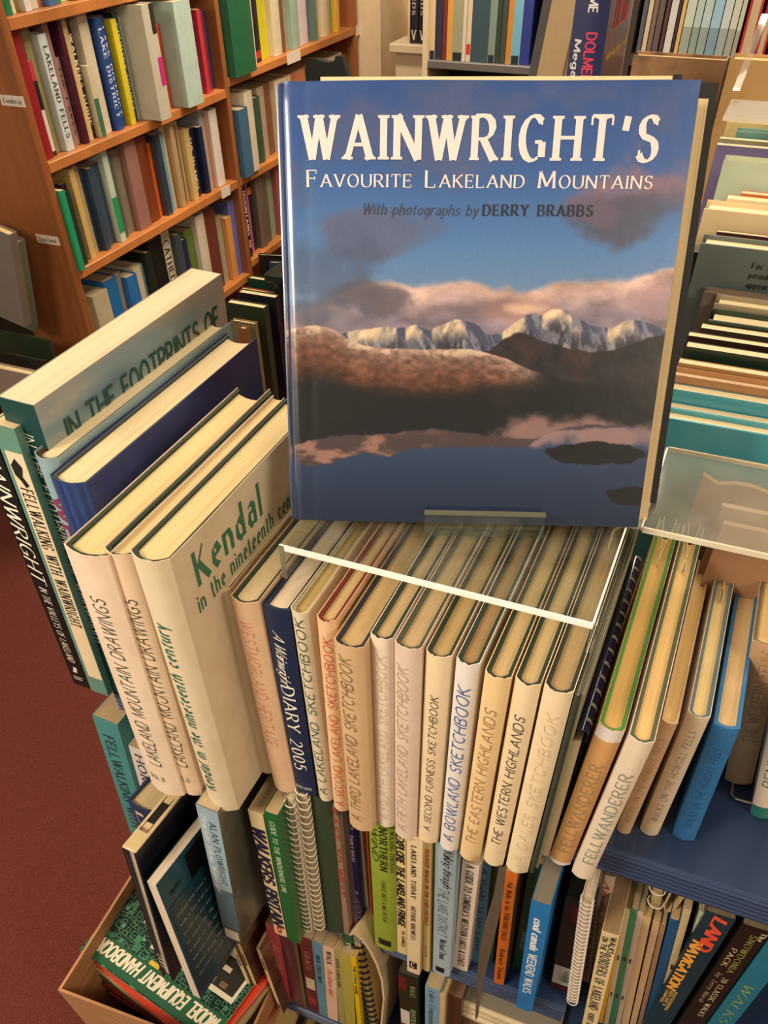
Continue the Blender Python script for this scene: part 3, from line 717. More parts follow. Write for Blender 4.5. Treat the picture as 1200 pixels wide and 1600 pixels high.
def cover_art(nu, nv):
    """the jacket's printed landscape, painted on a grid; X, Y are fractions of the cover (Y down)"""
    X, Y = np.meshgrid(np.linspace(0, 1, nu), np.linspace(0, 1, nv))
    def uv(px, py):      # a point of the printed picture
        q = on_plane(420 + px / 1.739, 120 + py / 1.739, BASE, NF) - BASE
        return (q @ U_) / BW, 1 - (q @ UP) / BH
    def line(pts):
        p = np.array([uv(*q) for q in pts]); i = np.argsort(p[:, 0]); return np.interp(X, p[i, 0], p[i, 1])
    C = np.zeros(X.shape + (3,))
    def c3(c): return np.array(c, float)
    stops = [(0, (58, 92, 152)), (.15, (66, 104, 164)), (.32, (92, 134, 186)), (.45, (120, 146, 180)), (.55, (140, 148, 170))]
    for k in range(3): C[..., k] = np.interp(Y, [s[0] for s in stops], [s[1][k] for s in stops])
    def over(mask, col): 
        nonlocal C
        col = np.array(col, float); C = C * (1 - mask[..., None]) + col * mask[..., None]
    n1 = fbm(X * 5, Y * 7); n2 = fbm(X * 14 + 5, Y * 18); n3 = fbm(X * 40, Y * 40)
    def blob(px, py, rx, ry, col, a, sharp=.5):
        cx, cy = uv(px, py); r = np.sqrt(((X - cx) / (rx / 1080)) ** 2 + ((Y - cy) / (ry / 1180)) ** 2) + (n1 - .5) * 2.4 + (n2 - .5) * 1.6 + (n3 - .5) * .5
        over(a * (1 - sst(1 - sharp, 1 + sharp, r)), col)
    blob(210, 170, 150, 60, (102, 104, 136), .55); blob(480, 120, 120, 80, (88, 104, 148), .45); blob(700, 60, 170, 50, (98, 106, 142), .55)
    blob(1090, 100, 60, 60, (92, 104, 144), .5); blob(620, 200, 110, 40, (96, 112, 152), .4)
    blob(930, 290, 160, 60, (150, 120, 134), .9); blob(1060, 290, 110, 60, (146, 118, 132), .8); blob(1000, 370, 190, 60, (92, 92, 112), .85); blob(850, 340, 90, 40, (118, 108, 130), .6)
    blob(260, 430, 110, 40, (110, 106, 128), .6); blob(120, 540, 120, 70, (84, 96, 124), .55); blob(60, 300, 60, 50, (100, 100, 130), .5)
    ct = line([(0, 660), (60, 640), (150, 610), (220, 585), (280, 560), (330, 548), (390, 568), (430, 562), (500, 555), (560, 552), (620, 575), (700, 572), (780, 560), (850, 548), (920, 545), (980, 545), (1050, 530), (1110, 518), (1180, 516)])
    d = Y - ct - (n2 - .5) * .035
    m = sst(-.006, .012, d) * (1 - .2 * n1)
    cl = np.stack([np.interp(d, [0, .03, .08, .14], [226, 190, 146, 170]), np.interp(d, [0, .03, .08, .14], [190, 160, 132, 150]), np.interp(d, [0, .03, .08, .14], [172, 154, 146, 164])], -1)
    cl = cl * (.62 + .75 * fbm(X * 12, Y * 26)[..., None]); lf = 1 - sst(.1, .34, X); cl = cl * (1 - .5 * lf[..., None]) + c3((110, 112, 132)) * .5 * lf[..., None]
    C = C * (1 - m[..., None]) + cl * m[..., None]
    blob(310, 600, 110, 40, (96, 94, 108), .7, .5); blob(480, 630, 150, 30, (120, 108, 116), .7); blob(110, 640, 120, 30, (96, 100, 120), .6); blob(690, 640, 110, 28, (170, 134, 134), .6); blob(1010, 620, 120, 40, (170, 140, 146), .6); blob(705, 632, 50, 14, (232, 208, 178), .6)
    # snow mountains
    rd = line([(0, 720), (180, 702), (225, 690), (290, 682), (330, 680), (370, 683), (400, 674), (432, 690), (460, 676), (500, 661), (525, 660), (560, 672), (600, 702), (625, 700), (650, 685), (680, 660), (715, 640), (740, 650), (765, 632), (790, 628), (815, 636), (835, 655), (880, 678), (930, 684), (965, 664), (990, 658), (1020, 664), (1050, 678), (1080, 690), (1180, 705)]) + (n3 - .5) * .008
    m = sst(-.0015, .0015, Y - rd); dy = Y - rd
    lit = np.zeros_like(X); shade = np.zeros_like(X)
    fall = fbm(X * 55 + Y * 20, Y * 16 - X * 8)
    for (sx, sy, k_, x0, x1) in ((330, 680, .5, 215, 372), (400, 674, .5, 372, 445), (515, 660, .55, 445, 640), (700, 645, .25, 640, 745), (795, 628, .9, 745, 925), (990, 658, .45, 925, 1200)):
        ux, uy = uv(sx, sy); a0, _ = uv(x0, sy); a1, _ = uv(x1, sy)
        bx = ux + (Y - uy) * k_ + (fall - .5) * .05
        inb = sst(a0 - .004, a0 + .004, X) * (1 - sst(a1 - .004, a1 + .004, X))
        lit += inb * (1 - sst(-.006, .010, X - bx))
    gul = sst(.42, .60, fbm(X * 80 + Y * 60, Y * 22 - X * 12))
    lit = np.clip(lit * (.35 + .75 * fall + .35 * gul) * (1 - .8 * sst(.012, .045, dy + (fall - .5) * .03)), 0, 1)
    streak = sst(.42, .62, fbm(X * 90 - Y * 50, Y * 30 + 7))
    base_s = c3((84, 90, 116)) * (1 - streak[..., None]) + c3((134, 134, 150)) * streak[..., None]
    sn = base_s * (1 - lit[..., None]) + c3((236, 214, 184)) * (.78 + .3 * fall[..., None]) * lit[..., None]
    rocks = sst(.44, .60, fbm(X * 60 + 3, Y * 34)) * sst(.012, .06, dy)
    sn = sn * (1 - .8 * rocks[..., None]) + c3((58, 54, 62)) * .8 * rocks[..., None]
    C = C * (1 - m[..., None]) + sn * m[..., None]
    # dark nearer spurs
    r2 = line([(0, 800), (560, 760), (590, 748), (640, 712), (682, 694), (720, 708), (760, 722), (820, 738), (880, 750), (940, 742), (1000, 722), (1040, 708), (1090, 695), (1180, 690)]) + (n3 - .5) * .01
    m = sst(-.002, .002, Y - r2); over(m * .97, (0, 0, 0)); C += (m * 1)[..., None] * (c3((46, 44, 50)) * (.6 + .8 * n3[..., None]))
    over(m * sst(.35, .8, n2) * .35, (110, 74, 62))
    r3 = line([(0, 700), (40, 690), (90, 678), (125, 675), (165, 682), (200, 700), (218, 716), (260, 730), (320, 738), (400, 742), (470, 740), (540, 740), (600, 752), (650, 768), (700, 792), (760, 812), (860, 840), (1180, 860)]) + (n3 - .5) * .004
    m = sst(-.002, .002, Y - r3); dd = Y - r3
    hill = np.stack([np.interp(dd, [0, .02, .06, .1, .14], [176, 128, 122, 86, 32]), np.interp(dd, [0, .02, .06, .1, .14], [150, 104, 86, 58, 32]), np.interp(dd, [0, .02, .06, .1, .14], [138, 94, 72, 48, 36])], -1)
    hill *= (.62 + .75 * fbm(X * 60, Y * 90)[..., None]); sw = sst(.5, .66, fbm(X * 44, Y * 60)) * (1 - sst(.0, .035, dd)); hill = hill * (1 - sw[..., None]) + c3((206, 186, 170)) * sw[..., None]; fade = sst(.62, .72, X); hill = hill * (1 - fade[..., None]) + c3((40, 38, 42)) * fade[..., None]
    C = C * (1 - m[..., None]) + hill * m[..., None]
    # dark valley side down to the water
    mt = sst(.0, .05, Y - line([(0, 800), (200, 815), (430, 830), (700, 820), (1180, 800)]) - (n1 - .5) * .05); over(mt * .93, (28, 32, 38))
    mm = mt * sst(.55, .8, n2) * .3; over(mm, (70, 56, 48))
    # lake
    sh = line([(0, 1000), (60, 1005), (120, 985), (200, 975), (330, 968), (450, 955), (600, 975), (720, 985), (760, 965), (840, 948), (960, 945), (1060, 962), (1180, 965)]) + (n3 - .5) * .012
    m = sst(-.002, .003, Y - sh)
    lk = np.stack([np.interp(Y, [.75, .85, 1], [66, 48, 30]), np.interp(Y, [.75, .85, 1], [84, 68, 46]), np.interp(Y, [.75, .85, 1], [118, 100, 76])], -1)
    C = C * (1 - m[..., None]) + lk * m[..., None]
    blob(900, 975, 210, 38, (164, 132, 132), .85, .5); over(m * 0, (0, 0, 0))
    hb = line([(0, 1030), (60, 1040), (110, 1058), (160, 1050), (220, 1030), (260, 1018), (330, 1030), (380, 1008), (450, 1005), (700, 1005), (760, 960), (1180, 940)]) + (n3 - .5) * .008
    m2 = m * (1 - sst(-.003, .006, Y - hb)); br = fbm(X * 20, Y * 50)
    over(m2 * .9, (86, 70, 70)); over(m2 * sst(.4, .7, br) * (1 - sst(.22, .5, X)) * .8, (170, 132, 118)); over(m2 * sst(.5, .8, X) * .5, (70, 74, 96))
    for (cx, cy, rx, ry) in ((880, 1024, 150, 32), (1000, 1140, 90, 30)):
        ux, uy = uv(cx, cy); r = np.sqrt(((X - ux) / (rx / 1010)) ** 2 + ((Y - uy) / (ry / 1150)) ** 2) + (n3 - .5) * .5
        over(1 - sst(.93, 1.03, r), (24, 26, 34))
    C *= (.97 + .06 * rng.rand(*X.shape))[..., None]
    return np.clip(C, 0, 255)
big = empty('large_hardback_book', tuple(BASE), BY); big.rotation_euler = (-BLN, 0, BY)
tag(big, 'large blue landscape-jacketed hardback about Lakeland mountains, propped upright on the clear stand', 'book')
TK = .026; NU, NV = 480, 500
Cimg = cover_art(NU, NV)
def lin_a(c): c = c / 255; return np.where(c <= .04045, c / 12.92, ((c + .055) / 1.055) ** 2.4)
# front panel with its rounded joint towards the spine (left)
r_ = .010
us = np.linspace(0, 1, NU)
def front_y(x):      # local y, 0 is the front plane; spine corner is rounded away, joint pressed in a little
    y = np.where(x < r_, r_ - np.sqrt(np.maximum(0, r_ ** 2 - (r_ - x) ** 2)), 0.0)
    return y + .0003 * np.exp(-((x - .018) / .004) ** 2) - .0006 * np.exp(-((x - .06) / .05) ** 2) + .0008 * (2 * x / BW - 1) ** 2
V = []
for j in range(NV):
    z = BH * (1 - j / (NV - 1)); xs = us * BW; ys = front_y(xs) + .0007 * np.sin(xs * 40 + 1) * math.exp(-((BH - z) / .006) ** 2)
    V += list(zip(xs, ys, np.full(NU, z)))
F = [(j * NU + i, (j + 1) * NU + i, (j + 1) * NU + i + 1, j * NU + i + 1) for j in range(NV - 1) for i in range(NU - 1)]
m, N, L, bs = base('glossy_printed_jacket')
at = N.new('ShaderNodeVertexColor'); at.layer_name = 'print'; L.new(at.outputs[0], bs.inputs['Base Color'])
bs.inputs['Roughness'].default_value = .30; bs.inputs['Coat Weight'].default_value = .6; bs.inputs['Coat Roughness'].default_value = .07
cr = noise(N, L, 16, detail=4, rough=.6); bump(N, L, bs, cr, .003, .22)
fc = mk('jacket_front', V, F, m, big, smooth=True)
ca = fc.data.color_attributes.new('print', 'FLOAT_COLOR', 'POINT')
ca.data.foreach_set('color', np.concatenate([lin_a(Cimg).reshape(-1, 3) ** 1.18 * .98, np.ones((NU * NV, 1))], 1).ravel().astype(np.float32))
JB = clouds([(.3, (40, 66, 116)), (.6, (70, 100, 150)), (.8, (104, 110, 140))], 8, (1, 1, 1), .25, .5, 'blue_jacket')
mk('jacket_spine', *shell([(.0002, r_)] + [(-.001, TK * t) for t in (.4, .6, .8)] + [(.001, TK)], [(.0012, r_)] + [(.0004, TK * t) for t in (.4, .6, .8)] + [(.002, TK)], 0, BH), JB, big, smooth=False)
mk('jacket_back', *boxg(.001, BW, TK, TK + .0006, 0, BH), JB, big)
mk('front_board', *boxg(.003, BW - .0006, .0022, .0045, .001, BH - .001), cloth((30, 44, 78)), big)
mk('back_board', *boxg(.003, BW - .0006, TK - .003, TK - .0003, .001, BH - .001), cloth((30, 44, 78)), big)
mk('page_block', *boxg(.004, BW - .005, .0047, TK - .0032, .003, BH - .003), plain((230, 214, 180), .8, name='page_edges_plain'), big)
mk('jacket_flap', *boxg(BW - .0008, BW + .0001, .0009, .006, .0, BH), JB, big)
def on_cover(px, py):
    q = on_plane(px, py, BASE, NF) - BASE; return q @ U_, q @ UP
def cover_line(txt, sty, x0, y0, x1, y1, xh, col, sc=False, hy=None, name='cover_title'):
    a = on_cover(x0, y0); b = on_cover(x1, y1); c = on_cover(x0, hy)
    ln = math.hypot(b[0] - a[0], b[1] - a[1]); ht = c[1] - a[1]; an = math.atan2(b[1] - a[1], b[0] - a[0])
    def fn(u, v):
        x = a[0] + u * math.cos(an) - v * math.sin(an); z = a[1] + u * math.sin(an) + v * math.cos(an)
        return (x, float(front_y(np.array(x))) - .0003, z)
    return put_text(txt, sty, fn, ln, ht, col, big, name, smallcaps=sc)
TCOL = (226, 210, 210)
cover_line("WAINWRIGHT'S", 'serif', 475, 249, 1024, 252, 0, TCOL, hy=180)
cover_line('Favourite Lakeland Mountains', 'serifl', 481, 292, 1016, 295, 0, TCOL, sc=True, hy=266)
cover_line('With photographs by', 'serifi', 566, 335, 745, 337, 0, (52, 56, 74), hy=318)
cover_line('DERRY BRABBS', 'serif', 755, 337, 925, 338, 0, (26, 30, 48), hy=320)

# ------------------------------------------------------------------ books propped behind the big one, same slope
def behind(name, off, pts, thick, mat_face, label, edge=None):
    """slab parallel to the big book, off metres behind; pts = left bottom u, right bottom u, height (m)"""
    u0, u1, z0, z1 = pts
    P = BASE - NF * off + U_ * u0 + UP * z0
    o = empty(name, tuple(P), BY); o.rotation_euler = (-BLN, 0, BY); tag(o, label, 'book', 'books leaning behind the big blue book')
    w, h = u1 - u0, z1 - z0
    mk('cover_boards', *join(boxg(0, w, 0, .0025, 0, h), boxg(0, w, thick - .0025, thick, 0, h), boxg(0, .003, .0026, thick - .0026, 0, h)), mat_face, o)
    mk('page_block', *boxg(.0032, w - .004, .0027, thick - .0027, .003, h - (.004 if edge is None else edge)), pages((230, 214, 172)), o)
    return o
def mpt(px, py, off):
    q = on_plane(px, py, BASE - NF * off, NF) - BASE; return q @ U_, q @ UP
q1 = mpt(1104, 157, .032)
o = empty('softback_book', tuple(BASE - NF * .028 + U_ * .06), BY); o.rotation_euler = (-BLN, 0, BY)
tag(o, 'cream paged book showing just past the right edge of the big blue book', 'book', 'books leaning behind the big blue book')
mk('page_block', *boxg(0, q1[0] - .06, 0, .012, 0, q1[1]), pages((226, 204, 160)), o)
mk('cover', *boxg(0, q1[0] - .062, .0121, .0127, 0, q1[1] - .001), paper((200, 180, 140)), o)
q2 = mpt(1124, 129, .046); q3 = mpt(1062, 119, .046)
behind('hardback_book', .046, (.03, q2[0], 0, q2[1]), .016, plain((4, 4, 5), .6, name='black_cover'), 'black glossy hardback leaning behind the cream paged book')
q4 = mpt(1064, 120, .072); q5 = mpt(880, 119, .072)
ob = empty('hardback_book', tuple(BASE - NF * .070 + U_ * .02), BY); ob.rotation_euler = (-BLN, 0, BY)
tag(ob, 'hardback whose cream top edge shows above the big blue book', 'book', 'books leaning behind the big blue book')
mk('page_block', *boxg(0, q4[0] - .02 - .006, 0, .011, 0, q4[1]), plain((232, 208, 164), .8, name='cream_card'), ob)
mk('cover_boards', *join(boxg(q4[0] - .0258, q4[0] - .02, -.001, .014, 0, q4[1] + .0005), boxg(0, q4[0] - .0262, .0112, .014, 0, q4[1] - .002)), cloth((24, 24, 26)), ob)

# ------------------------------------------------------------------ middle tier
ROW2 = 'walking guides along the middle shelf'
def wire_book(name, tl, tr, bl, z, d, nring, page, cover, wire_c, label, h=None, group=ROW2, tilt=True, y=None):
    P = on(*bl, 2, z) if y is None else on(*bl, 1, y)
    T = on(*tl, 1, P[1]); w = on(*tr, 1, P[1])[0] - T[0]; lean = math.atan2(T[0] - P[0], T[2] - P[2])
    if y is not None: P = T + (P - T) * ((T[2] - z) / (T[2] - P[2]))
    hh = h or math.hypot(T[0] - P[0], T[2] - z)
    o = empty(name, (P[0], P[1], z + w * max(0, math.sin(lean)) + .0005), 0, lean); tag(o, label, 'book', group)
    mk('page_block', *bevbox(w * .18, w * .82, .010, d, .0005, hh - .001, .0004), pages(page), o)
    mk('front_cover', *boxg(w * .83, w * .83 + .0008, .008, d, 0, hh), paper(cover, .35, .15, .2), o)
    mk('back_cover', *boxg(w * .17 - .0008, w * .17, .008, d, 0, hh), paper(cover, .35, .15, .2), o)
    pts = [(w / 2 + w * .47 * math.cos(a), .009 + w * .5 * math.sin(a) * .9, .0035 * math.sin(a / 2 + .4)) for a in np.linspace(0, 2 * math.pi, 15)[:-1]]
    first = None; wm = plain(wire_c, .3, name='enamelled_wire')
    for k in range(nring):
        if first is None:
            first = mk('wire_ring', *tube(pts, .00075, 5, True), wm, o, smooth=True); first.location = (0, 0, hh * (.03))
        else:
            c = first.copy(); COL.objects.link(c); c.parent = o; c.location = (0, 0, hh * (.03 + .94 * k / (nring - 1)))
    return o
# far left: teal and small pale books
rb2 = rb
T = on(154, 1122, 1, .40); T2 = on(191, 1131, 1, .40)
book('softback_book', (T[0] - .036, .40, Z2), T2[0] - T[0], T[2] - Z2, .13, lean=math.radians(6), style='soft', cover=(70, 142, 142), page=(186, 164, 126), flush=True, group=ROW2,
     label='teal spined paperback at the far left of the middle shelf', titles=[('FELLWALKING WITH', 'serifl', (22, 44, 48), .10, .88, .25, .65, 'down')])
T = on(205, 1167, 1, .385); T2 = on(224, 1172, 1, .385)
book('softback_book', (T[0] - .03, .385, Z2), .020, T[2] - Z2, .13, lean=math.radians(6), style='soft', cover=(214, 206, 200), page=(176, 150, 116), flush=True, group=ROW2,
     label='small off-white paperback squeezed behind the teal one', titles=[('HOMES', 'serifl', (60, 58, 60), .6, .95, .3, .8, 'down')])
P = on(187, 1264, 2, -.075)
book('hardback_book', (P[0] - .012, P[1] + .012, Z2), .036, .222, .16, lean=math.radians(3), cover=(30, 38, 82), board=None, cover_mat=cloth((30, 38, 82)), page=(196, 176, 134), group=ROW2, yaw=math.radians(-6),
     label='dark blue cloth hardback with cream page tops, left of the spine-up book', titles=[('LI', 'serifl', (214, 200, 160), .8, .95, .3, .6, 'down')], roundness=.003)
# book standing spine up, its tail facing the front
A = on(192, 1324, 2, -.06); B = on(260, 1234, 2, -.06); Wd = on(213, 1334, 2, -.06)[0] - A[0]
h_up = .29
su = empty('hardback_book', (A[0] - .017, A[1] - .020, -.06 - h_up), 0, math.radians(0)); su.rotation_euler = (math.radians(-4), math.radians(3), math.radians(-2))
tag(su, 'black hardback standing spine-up, beige spine with black letters facing the ceiling', 'book', ROW2)
Ld = .128
mk('cover_boards', *join(boxg(0, .003, 0, Ld, 0, h_up), boxg(Wd - .003, Wd, 0, Ld, 0, h_up)), plain((24, 24, 36), .35, name='black_navy_cover'), su)
mk('spine', *bevbox(0, Wd, 0, Ld, h_up + .0001, h_up + .003, .001), paper((214, 190, 146)), su)
mk('page_block', *boxg(.0032, Wd - .0032, .004, Ld - .004, .004, h_up - .001), plain((190, 178, 160), .8, name='page_edges_plain'), su)
put_text('WARD LOCK', 'sans', lambda u, v: (.003 + u, .024 + v, h_up + .0033), Wd - .006, .004, (40, 36, 34), su, 'spine_title')
put_text('NOT', 'serif', lambda u, v: (Wd * .8 - v, .086 + u, h_up + .0033), .036, Wd * .5, (40, 36, 34), su, 'spine_title')
put_text('I', 'serif', lambda u, v: (Wd * .78 - v, .046 + u, h_up + .0033), .012, Wd * .56, (20, 18, 18), su, 'spine_title')
put_text('DUFF', 'serifi', lambda u, v: (Wd * .2 + v, -.0004, h_up * .22 - u), .035, Wd * .5, (210, 200, 170), su, 'tail_lettering')
# paperback with its back cover to the right, fore edge to the front
A = on(228, 1376, 1, .268); B = on(243, 1382, 1, .268)
tp = empty('softback_book', (A[0] + .005, .254, A[2] - .265)); tp.rotation_euler = (math.radians(-3), math.radians(-1), math.radians(-3))
tag(tp, 'teal and black paperback showing its back cover blurb, fore edge forward', 'book', ROW2)
hh = .265; ww = B[0] - A[0]
mk('page_block', *boxg(0, ww - .0007, 0, .148, .0005, hh - .0005), pages((222, 206, 186)), tp)
mk('cover', *join(boxg(ww - .0006, ww, 0, .15, 0, hh), boxg(-.0008, -.0001, 0, .15, 0, hh), boxg(-.0008, ww, .1501, .151, 0, hh)), paper((24, 74, 92), .3, .1, .3), tp)
mk('cover_panel', *boxg(ww + .0001, ww + .0004, .045, .149, hh * .02, hh * .97), paper((16, 18, 22), .3, .1, .3), tp)
mk('cover_panel', *boxg(ww + .0003, ww + .0006, .004, .092, hh * .05, hh * .80), paper((20, 60, 74), .3, .1, .3), tp)
bl_ = ([], [])
rg = random.Random(9)
lines = ['England from Coast to Coast', 'walk a fine trail across', 'the hills and over moors', 'to reach the far shore', 'a guide for the walker', 'with maps and pictures', 'drawn along the path', 'and notes on each day']
for i, t in enumerate(lines):
    put_text(t, 'serifl', lambda u, v, i=i: (ww + .0008, .010 + u, hh * (.70 - .075 * i) + v), .072 - .008 * (i % 3), .0052, (176, 170, 140), tp, merge=bl_)
mk('blurb_lettering', bl_[0], bl_[1], ink((176, 170, 140)), tp)
put_text('open', 'sans', lambda u, v: (ww + .0007, .012 + u, hh * .86 + v), .018, .008, (14, 26, 40), tp, 'cover_lettering')

P = on(350, 1463, 1, .345)
STONE = clouds([(.3, (66, 70, 66)), (.5, (98, 96, 84)), (.7, (134, 126, 106))], 14, (1, 1.6, .8), .3, .3, 'printed_rock_photo')
ap = rb('softback_book', (352, 1465), (378, 1474), (306, 1258), Z2, .15, style='soft', cover_mat=STONE, page=(190, 170, 140), group=ROW2, flush=True,
   label='paperback with pale blue watery spine and dark rocky cover left of the walkers guide', panels=[(0, 1, .12, 1, (150, 176, 190)), (0, 1, .12, .45, (64, 108, 126)), (.1, .9, .015, .10, (222, 214, 200))],
   titles=[('ALAN PLOWRIGHT', 'serifl', (50, 56, 66), .50, .92, .5, .8, 'down'), ('Plowright follows Wainwright', 'serifi', (236, 236, 230), .42, .95, .16, .4, 'down')])
rb('softback_book', (430, 1458), (450, 1469), (387, 1266), Z2, .155, style='soft', cover=(230, 208, 162), page=(196, 174, 132), flush=True, group=ROW2,
   label='cream spine with large slanted navy capitals for walkers and a red mark', titles=[("WALKERS BRITAIN", 'sansi', (26, 28, 66), .11, .90, .08, .86, 'down'), ('o', 'sans', (196, 30, 24), .03, .085, .3, .8, 'down')])
rb('softback_book', (451, 1469), (468, 1474), (412, 1268), Z2, .15, style='soft', cover=(16, 96, 50), page=(180, 160, 124), flush=True, group=ROW2,
   label='bright green slim spine between the cream guide and the wire bindings', titles=[('GUIDE TO THE WINDERMERE LINE', 'serifl', (214, 220, 190), .45, .95, .3, .7, 'down')])
wire_book('wire_bound_book', (437, 1256), (453, 1256), (470, 1462), Z2, .15, 24, (214, 196, 160), (190, 180, 160), (232, 222, 204), 'wire bound book with small white rings, left of its larger ringed neighbour')
wire_book('wire_bound_book', (454, 1234), (475, 1240), (487, 1458), Z2, .15, 24, (206, 186, 150), (160, 150, 136), (232, 222, 204), 'wire bound book with large white rings beside the dark green cloth spine')
rb('hardback_book', (509, 1452), (536, 1460), (482, 1243), Z2, .15, board=None, cover_mat=cloth((44, 60, 36)), cover=(44, 60, 36), page=(196, 176, 130), group=ROW2,
   label='plain dark olive green cloth spine without any title', roundness=.003)
rb('softback_book', (536, 1458), (547, 1464), (513, 1254), Z2, .15, style='soft', cover=(150, 120, 100), page=(196, 176, 130), group=ROW2,
   label='slim mottled brown spine with rust red capitals', titles=[('EAST TO WEST', 'sans', (166, 60, 44), .35, .97, .2, .85, 'down')])
rb('softback_book', (549, 1450), (560, 1454), (527, 1262), Z2, .15, style='soft', cover=(88, 70, 78), page=(196, 176, 130), group=ROW2,
   label='slim plum grey glossy spine under the second peach sketchbook')
rb('softback_book', (556, 1447), (566, 1451), (541, 1296), Z2, .15, style='soft', cover=(24, 32, 110), page=(196, 176, 130), group=ROW2,
   label='royal blue slim spine with tiny white lettering', titles=[('FAMILY WALKS', 'sans', (220, 220, 230), .72, .96, .2, .8, 'down'), ('Cumbria Lakes', 'sans', (220, 220, 230), .05, .42, .2, .8, 'down')])
rb('softback_book', (566, 1436), (572, 1439), (553, 1298), Z2, .15, style='soft', cover=(28, 36, 62), page=(196, 176, 130), group=ROW2, label='very thin black-blue booklet right of the royal blue spine')
rb('softback_book', (573, 1434), (578, 1436), (560, 1298), Z2, .15, style='soft', cover=(222, 210, 196), page=(230, 216, 190), group=ROW2, label='very thin white stapled booklet left of the lime green spine')
rb('softback_book', (580, 1442), (583, 1444), (571, 1298), Z2, .15, style='soft', cover=(190, 76, 44), page=(196, 176, 130), group=ROW2, label='sliver of an orange-red booklet touching the lime green spine')
rb('hardback_book', (585, 1478), (619, 1480), (574, 1285), Z2, .16, board=None, cover_mat=paper((140, 158, 54)), cover=(140, 158, 54), page=(196, 176, 130), group=ROW2,
   label='lime green spine with black capitals and an oval black emblem at its foot', roundness=.003,
   titles=[('NORTHERN', 'serif', (28, 36, 20), .70, .99, .42, .7, 'down'), ('WIND', 'pen', (28, 36, 20), .76, .98, .1, .34, 'down'), ('WALKING THROUGH', 'serifl', (28, 36, 20), .70, .98, .8, .96, 'down'), ('CHARLIE EMETT & MIKE HUTTON', 'serifl', (40, 44, 24), .28, .62, .44, .62, 'down')],
   panels=[(.2, .78, .045, .10, (26, 28, 26))])
rb('softback_book', (620, 1487), (636, 1492), (614, 1300), Z2, .15, style='soft', cover=(228, 206, 150), page=(196, 176, 130), group=ROW2,
   label='pale yellow spine with slanted black capitals about the lakeland fringe', titles=[('EXPLORE THE LAKELAND FRINGE', 'sansi', (36, 32, 28), .28, .99, .25, .85, 'down'), ('R.K. GAMBLES', 'sans', (60, 54, 44), .08, .23, .55, .85, 'down')])
rb('softback_book', (636, 1517), (656, 1524), (635, 1305), Z2, .15, style='soft', cover=(224, 202, 162), page=(196, 176, 130), group=ROW2,
   label='beige spine with black capitals and a square black device at the foot', titles=[('LAKELAND TODAY', 'serif', (34, 30, 28), .62, .95, .3, .62, 'down'), ('ARTHUR KNOWLES', 'serif', (34, 30, 28), .30, .56, .3, .62, 'down'), ('C', 'serif', (224, 202, 162), .058, .10, .34, .62, 'level')], panels=[(.18, .78, .045, .105, (26, 24, 24))])
rb('softback_book', (661, 1516), (671, 1518), (662, 1315), Z2, .15, style='soft', cover=(222, 200, 128), page=(196, 176, 130), group=ROW2,
   label='narrow pale yellow spine with red capitals about teashop walks', titles=[('TEASHOP WALKS IN THE LAKE DISTRICT', 'serif', (206, 74, 40), .42, .96, .25, .78, 'down'), ('Jean Patefield', 'serifi', (70, 60, 40), .14, .25, .3, .7, 'down')])
rb('hardback_book', (675, 1519), (703, 1523), (679, 1316), Z2, .16, board=None, cover_mat=paper((158, 180, 192)), cover=(158, 180, 192), page=(196, 176, 130), group=ROW2, roundness=.002,
   label='pale grey-blue spine with outlined capitals and black oval emblem', titles=[('Walking through', 'script', (20, 20, 24), .74, 1.0, .45, .85, 'down'), ('THE LAKE DISTRICT', 'pen', (92, 100, 108), .36, .72, .25, .72, 'down'), ('Michael Dunn', 'serif', (36, 40, 46), .16, .33, .4, .75, 'down')],
   panels=[(.2, .7, .03, .075, (24, 24, 28))])
rb('softback_book', (708, 1511), (731, 1515), (722, 1346), Z2, .15, style='soft', cover=(222, 206, 192), page=(196, 176, 130), group=ROW2,
   label='pinkish white spine with heavy black title on western lakes and coast', titles=[("A GUIDE TO CUMBRIA'S WESTERN LAKES & COAST", 'serif', (24, 22, 26), .05, .99, .3, .72, 'down')])
rb('softback_book', (736, 1502), (753, 1506), (748, 1346), Z2, .15, style='soft', cover=(56, 116, 144), page=(196, 176, 130), group=ROW2,
   label='mottled blue spine with faint lettering, right of the white coast guide', titles=[('A Guide to the Lakes', 'serifl', (24, 62, 88), .15, .95, .3, .7, 'down')])
rb('softback_book', (755, 1500), (770, 1504), (768, 1346), Z2, .15, style='soft', cover=(16, 66, 44), page=(196, 176, 130), group=ROW2,
   label='dark green spine half hidden behind the twisted grey leaflet')
# twisted leaflet hanging out of the row
cv = [(785, 1352, .34), (778, 1400, .335), (768, 1440, .33), (757, 1490, .325), (750, 1530, .32), (744, 1590, .318)]
wd = [5, 7, 9, 8, 5, 1.5]
V = []
for (px, py, y), hw in zip(cv, wd):
    a = on(px - hw, py, 1, y); b = on(px + hw, py, 1, y + .012); mid = (a + b) / 2 + np.array([0, -.003, 0])
    for q in (a, mid, b): V.append(q)
    for q in (b, mid, a): V.append(q + np.array([.0006, .0012, 0]))
F = [(6 * i + k, 6 * i + (k + 1) % 6, 6 * i + 6 + (k + 1) % 6, 6 * i + 6 + k) for i in range(len(cv) - 1) for k in range(6)] + [(5, 4, 3, 2, 1, 0), tuple(6 * (len(cv) - 1) + k for k in range(6))]
lf = mk('folded_leaflet', V, F, paper((112, 98, 82), .5)); tag(lf, 'twisted grey-brown leaflet hanging down out of the middle shelf', 'leaflet')
